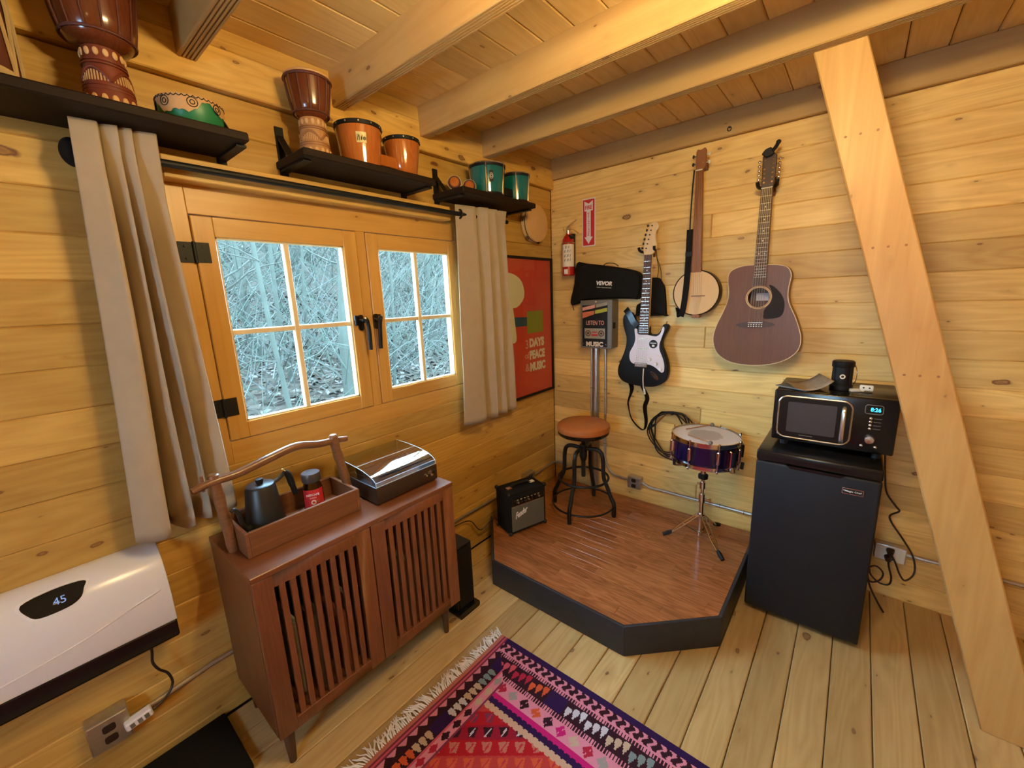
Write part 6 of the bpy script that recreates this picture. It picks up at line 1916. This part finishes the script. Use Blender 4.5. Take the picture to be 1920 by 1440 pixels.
# record player
t = thing('record_player', (0.19, -1.665, CT), 'dark record player with a clear dust cover on the cabinet', 'record player')
RX0, RX1, RY0, RY1 = 0.048, 0.352, -1.826, -1.506
for x in (RX0 + 0.03, RX1 - 0.03):
    for y in (RY0 + 0.03, RY1 - 0.03):
        MB().cyl((x, y, CT + 0.0005), (x, y, CT + 0.008), 0.014, n=14).build('foot', 'black', t)
MB().box((RX0, RY0, CT + 0.007), (RX1, RY1, CT + 0.080)).build('plinth', 'plinth', t, bevel=0.004, seg=2)
MB().cyl((0.19, -1.69, CT + 0.080), (0.19, -1.69, CT + 0.094), 0.120, n=48).build('platter', 'silver', t)
MB().cyl((0.19, -1.69, CT + 0.094), (0.19, -1.69, CT + 0.096), 0.117, n=48).build('slip_mat', 'black', t)
MB().tube([(0.10, -1.545, CT + 0.108), (0.27, -1.555, CT + 0.108), (0.30, -1.60, CT + 0.103)], 0.004, 8).cyl((0.10, -1.545, CT + 0.080), (0.10, -1.545, CT + 0.112), 0.016, n=14).build('tone_arm', 'silver', t)
LZ0 = CT + 0.081
prof_l = [(RX1 - 0.004, LZ0), (RX1 - 0.006, LZ0 + 0.018), (RX1 - 0.022, LZ0 + 0.030), (RX1 - 0.055, LZ0 + 0.042), (RX1 - 0.10, LZ0 + 0.051), (RX1 - 0.15, LZ0 + 0.056), (RX1 - 0.21, LZ0 + 0.059), (RX0 + 0.006, LZ0 + 0.060), (RX0 + 0.004, LZ0)]
lidm = MB()
nn = len(prof_l)
ya, yb = RY0 + 0.004, RY1 - 0.004
lidm.add([(x, ya, z) for x, z in prof_l] + [(x, yb, z) for x, z in prof_l], [(i, i + 1, nn + i + 1, nn + i) for i in range(nn - 1)] + [tuple(range(nn)), tuple(range(2 * nn - 1, nn - 1, -1))])
lo = lidm.build('dust_cover', 'lid', t, ang=0.35)
e_ = MB()
for yy in (ya, yb):
    e_.tube([(x, yy, z) for x, z in prof_l], 0.0016, 6)
for x, z in (prof_l[0], prof_l[1], prof_l[5]):
    e_.tube([(x, ya, z), (x, yb, z)], 0.0014, 6)
e_.build('cover_edges', 'lidedge', lo)
for yy, r in ((-1.545, 0.012), (-1.575, 0.005)):
    MB().lathe([(r + 0.002, 0), (r, 0.004), (r * 0.9, 0.014), (0, 0.0145)], 20, Matrix.Translation((RX1 - 0.001, yy, CT + 0.048)) @ Matrix.Rotation(PI / 2, 4, 'Y'), cap=False).build('knob', 'chrome' if r > 0.01 else 'silver', t)

# speaker beside the cabinet
t = thing('floor_speaker', (0.30, -1.39, 0), 'slim black floor speaker standing right of the cabinet', 'speaker')
MB().box((0.16, -1.462, 0.034), (0.378, -1.345, 0.385)).build('body', 'blackgloss', t, bevel=0.004)
MB().box((0.378, -1.455, 0.045), (0.383, -1.352, 0.375)).build('grille', 'blackmatte', t, bevel=0.002)
MB().prism(rrect(-1.470, -1.330, 0.001, 0.034, 0.01), 0.15, 0.400, 'x').build('foot', 'blackgloss', t)

# dark floor mat at the wall
t = thing('floor_mat', (0.16, -2.66, 0), 'black foam mat lying on the floor below the heater', 'mat')
MB().box((0.012, -2.95, 0.0008), (0.320, -2.392, 0.030)).build('pad', 'blackmatte', t, bevel=0.008, seg=2)

# ================================================================== RUG
RUX, RUY = 0.620, -1.415
RW, RL = 1.75, 2.10
Cc = dict(navy=(0.030, 0.010, 0.060), pink=(0.70, 0.25, 0.33), dark=(0.035, 0.010, 0.018), mag=(0.55, 0.015, 0.16), cream=(0.60, 0.36, 0.24), red=(0.42, 0.012, 0.020), orange=(0.62, 0.10, 0.035),
          salmon=(0.50, 0.17, 0.11), plum=(0.20, 0.035, 0.075), grey=(0.33, 0.30, 0.28), white=(0.60, 0.56, 0.60), crim=(0.42, 0.02, 0.05), teal=(0.20, 0.26, 0.26), rose=(0.60, 0.09, 0.14), tan=(0.55, 0.40, 0.28))
DI = ['dark', 'mag', 'tan', 'crim', 'grey', 'dark', 'orange', 'dark', 'mag', 'tan', 'crim', 'grey']
MO = ['grey', 'crim', 'tan', 'rose', 'white', 'navy', 'orange', 'teal', 'rose', 'white', 'crim', 'tan']
def border(s, v):
    """colour inside the patterned edge; s runs along the edge, v goes inwards"""
    if v < 0.030:
        return Cc['navy']
    if v < 0.068:
        f = (s / 0.0345) % 1.0
        h = (v - 0.030) / 0.038
        c = 0.5 + 0.22 * math.sin(h * PI * 2.0)
        wdt = 0.20 + 0.16 * abs(math.sin(h * PI))
        return Cc['dark'] if abs((f - c + 0.5) % 1.0 - 0.5) < wdt else Cc['pink']
    if v < 0.076:
        return Cc['pink']
    if v < 0.092:
        return Cc['dark'] if (s / 0.0115) % 1.0 < 0.5 else Cc['pink']
    if v < 0.166:
        k = int(s // 0.088)
        f = (s / 0.088) % 1.0
        col = MO[(k * 5 + 3) % len(MO)] if k % 6 != 4 else 'navy'
        h = (v - 0.092) / 0.074
        if col == 'navy':
            return Cc['navy'] if 0.05 < f < 0.95 else Cc['dark']
        g = (f * 3) % 1.0
        hh = h + 0.12 * math.floor(f * 3) - 0.12
        if 0.18 < hh < 0.80 and 0.04 < f < 0.97 and abs(g - 0.5) < 0.5 * (1 - abs((hh - 0.18) / 0.62 - 0.25) * 1.25) * 0.95:
            return Cc[col]
        return Cc['dark']
    if v < 0.184:
        return Cc['dark'] if (s / 0.0115) % 1.0 < 0.5 else Cc['pink']
    if v < 0.245:
        k = int((s + 0.014) // 0.0575)
        f = ((s + 0.014) / 0.0575) % 1.0 - 0.5
        h = (v - 0.2135) / 0.0575
        if abs(f) + abs(h) * 0.9 < 0.40 and not (abs(f + h * 0.4) < 0.03 and abs(h) > 0.12):
            return Cc[DI[k % len(DI)]]
        return Cc['pink']
    z = 0.006 * abs(((s / 0.024) % 1.0) * 2 - 1)
    if v < 0.262 + z:
        return Cc['mag']
    if v < 0.286 + z:
        return Cc['navy']
    if v < 0.312 + z:
        return Cc['cream']
    return None
def side(s, u):
    if u < 0.022:
        return Cc['salmon']
    if u < 0.030:
        return Cc['plum']
    if u < 0.036:
        return Cc['rose']
    if u < 0.044:
        return Cc['plum']
    if u < 0.070:
        f = (s / 0.048) % 1.0
        return Cc['pink'] if (u - 0.044) / 0.026 < 0.9 * (1 - abs(f * 2 - 1)) else Cc['dark']
    if u < 0.076:
        return Cc['dark']
    if u < 0.130:
        k = int(s // 0.085)
        f = (s / 0.085) % 1.0
        col = MO[(k * 7 + 5) % len(MO)] if k % 4 != 1 else 'navy'
        h = (u - 0.076) / 0.054
        if col == 'navy':
            return Cc['navy']
        g = (f * 3) % 1.0
        if 0.12 < h < 0.88 and abs(g - 0.5) < 0.48 * (1 - abs(h - 0.4) * 1.5):
            return Cc[col]
        return Cc['dark']
    if u < 0.135:
        return Cc['rose']
    if u < 0.168:
        k = int(s // 0.0575)
        f = (s / 0.0575) % 1.0 - 0.5
        h = (u - 0.1515) / 0.040
        return Cc[DI[(k * 5 + 1) % len(DI)]] if abs(f) + abs(h) < 0.40 else Cc['pink']
    if u < 0.175:
        return Cc['plum']
    return None
def field(u, v):
    a = (u + v) / math.sqrt(2)
    b = (v - u) / math.sqrt(2)
    # rows of small motifs on the diagonal
    pa, pb = 0.0590, 0.0545
    p = (u * 0.78 - v * 0.62)
    q = (u * 0.62 + v * 0.78)
    i, j = math.floor(p / pa), math.floor(q / pb)
    fp, fq = (p / pa) % 1.0, (q / pb) % 1.0
    base = Cc['red'] if j % 2 else (0.47, 0.02, 0.03)
    if j % 4 == 2 or j % 4 == 0:
        base = (0.30, 0.012, 0.030) if j % 4 == 0 else (0.48, 0.045, 0.04)
    if 0.16 < fp < 0.84 and 0.14 < fq < 0.86:
        x, y = fp - 0.5, fq - 0.5
        tri = y < 0.32 and abs(x) < 0.34 - 0.25 * (y + 0.36)
        slash = abs(x - y * -0.6) < 0.055
        kind = j % 4
        if slash and abs(y) < 0.28:
            return Cc['white'] if kind == 0 else (0.5, 0.03, 0.05)
        if tri:
            return {0: Cc['dark'], 1: Cc['salmon'], 2: Cc['orange'], 3: Cc['plum']}[kind]
    return base
def rug_col(u, v):
    ve = min(v, RL - v)
    ue = min(u, RW - u)
    if ue < 0.044:
        return side(v, ue)
    if ve < 0.330:
        # the patterned ends meet the side bands on a mitre
        if ue < 0.175 and ve > ue * 1.0 + 0.02:
            c = side(v, ue)
            if c:
                return c
        c = border(u, ve)
        if c:
            return c
    if ue < 0.175:
        c = side(v, ue)
        if c:
            return c
    return field(u, v)
def axis_steps(total, fine, fs, cs):
    out, x = [0.0], 0.0
    while x < total - 1e-6:
        x += fs if x < fine else cs
        out.append(min(x, total))
    return out
us = axis_steps(RW, 1.02, 0.004, 0.012)
vs_ = axis_steps(RL, 0.80, 0.004, 0.012)
rug = thing('woven_rug', (RUX + RW / 2, RUY - RL / 2, 0), 'pink red and navy flat woven rug with pale fringe', 'rug')
org = ORG[rug.name]
nu, nv = len(us), len(vs_)
verts, cols_, faces = [], [], []
for v in vs_:
    for u in us:
        z = 0.0072 + 0.0007 * mnoise.noise(Vector((u * 9, v * 9, 0)))
        verts.append((RUX + u - org.x + 0.006 * math.sin(v * 5 + 1), RUY - v - org.y + 0.003 * math.sin(u * 4), z))
for j in range(nv - 1):
    for i in range(nu - 1):
        a = j * nu + i
        faces.append((a, a + nu, a + nu + 1, a + 1))
        cols_.append(rug_col((us[i] + us[i + 1]) / 2, (vs_[j] + vs_[j + 1]) / 2))
# skirt down to the floor
ring = [i for i in range(nu)] + [j * nu + nu - 1 for j in range(1, nv)] + [(nv - 1) * nu + i for i in range(nu - 2, -1, -1)] + [j * nu for j in range(nv - 2, 0, -1)]
b0 = len(verts)
for r in ring:
    x, y, z = verts[r]
    verts.append((x, y, 0.0008))
for k in range(len(ring)):
    k2 = (k + 1) % len(ring)
    faces.append((ring[k], ring[k2], b0 + k2, b0 + k))
    cols_.append(Cc['plum'])
me = bpy.data.meshes.new('rug_weave')
me.from_pydata(verts, [], faces)
ca = me.color_attributes.new('tint', 'FLOAT_COLOR', 'CORNER')
buf = []
for f, c in zip(faces, cols_):
    buf += [c[0], c[1], c[2], 1.0] * len(f)
ca.data.foreach_set('color', buf)
me.materials.append(M['rug'])
o = bpy.data.objects.new('weave', me)
COL.objects.link(o)
o.parent = rug
fr = MB()
random.seed(5)
for side_x, sgn in ((RUX, -1), (RUX + RW, 1)):
    v = 0.004
    while v < RL:
        x = side_x + 0.006 * math.sin(v * 5 + 1)
        L = 0.040 + 0.022 * random.random()
        bend = random.uniform(-0.03, 0.03) + 0.02 * math.sin(v * 23)
        for q in range(2):
            b2 = bend + random.uniform(-0.018, 0.018)
            fr.tube([(x - sgn * 0.004, RUY - v, 0.006), (x + sgn * L * 0.35, RUY - v + b2 * 0.25, 0.007 + 0.006 * random.random()), (x + sgn * L * 0.7, RUY - v + b2 * 0.75, 0.006), (x + sgn * L, RUY - v + b2, 0.0035)], [0.0026, 0.0028, 0.0024, 0.0013], 4)
        v += 0.0085
tag(fr.build('fringe', 'fringe', rug), kind='stuff')
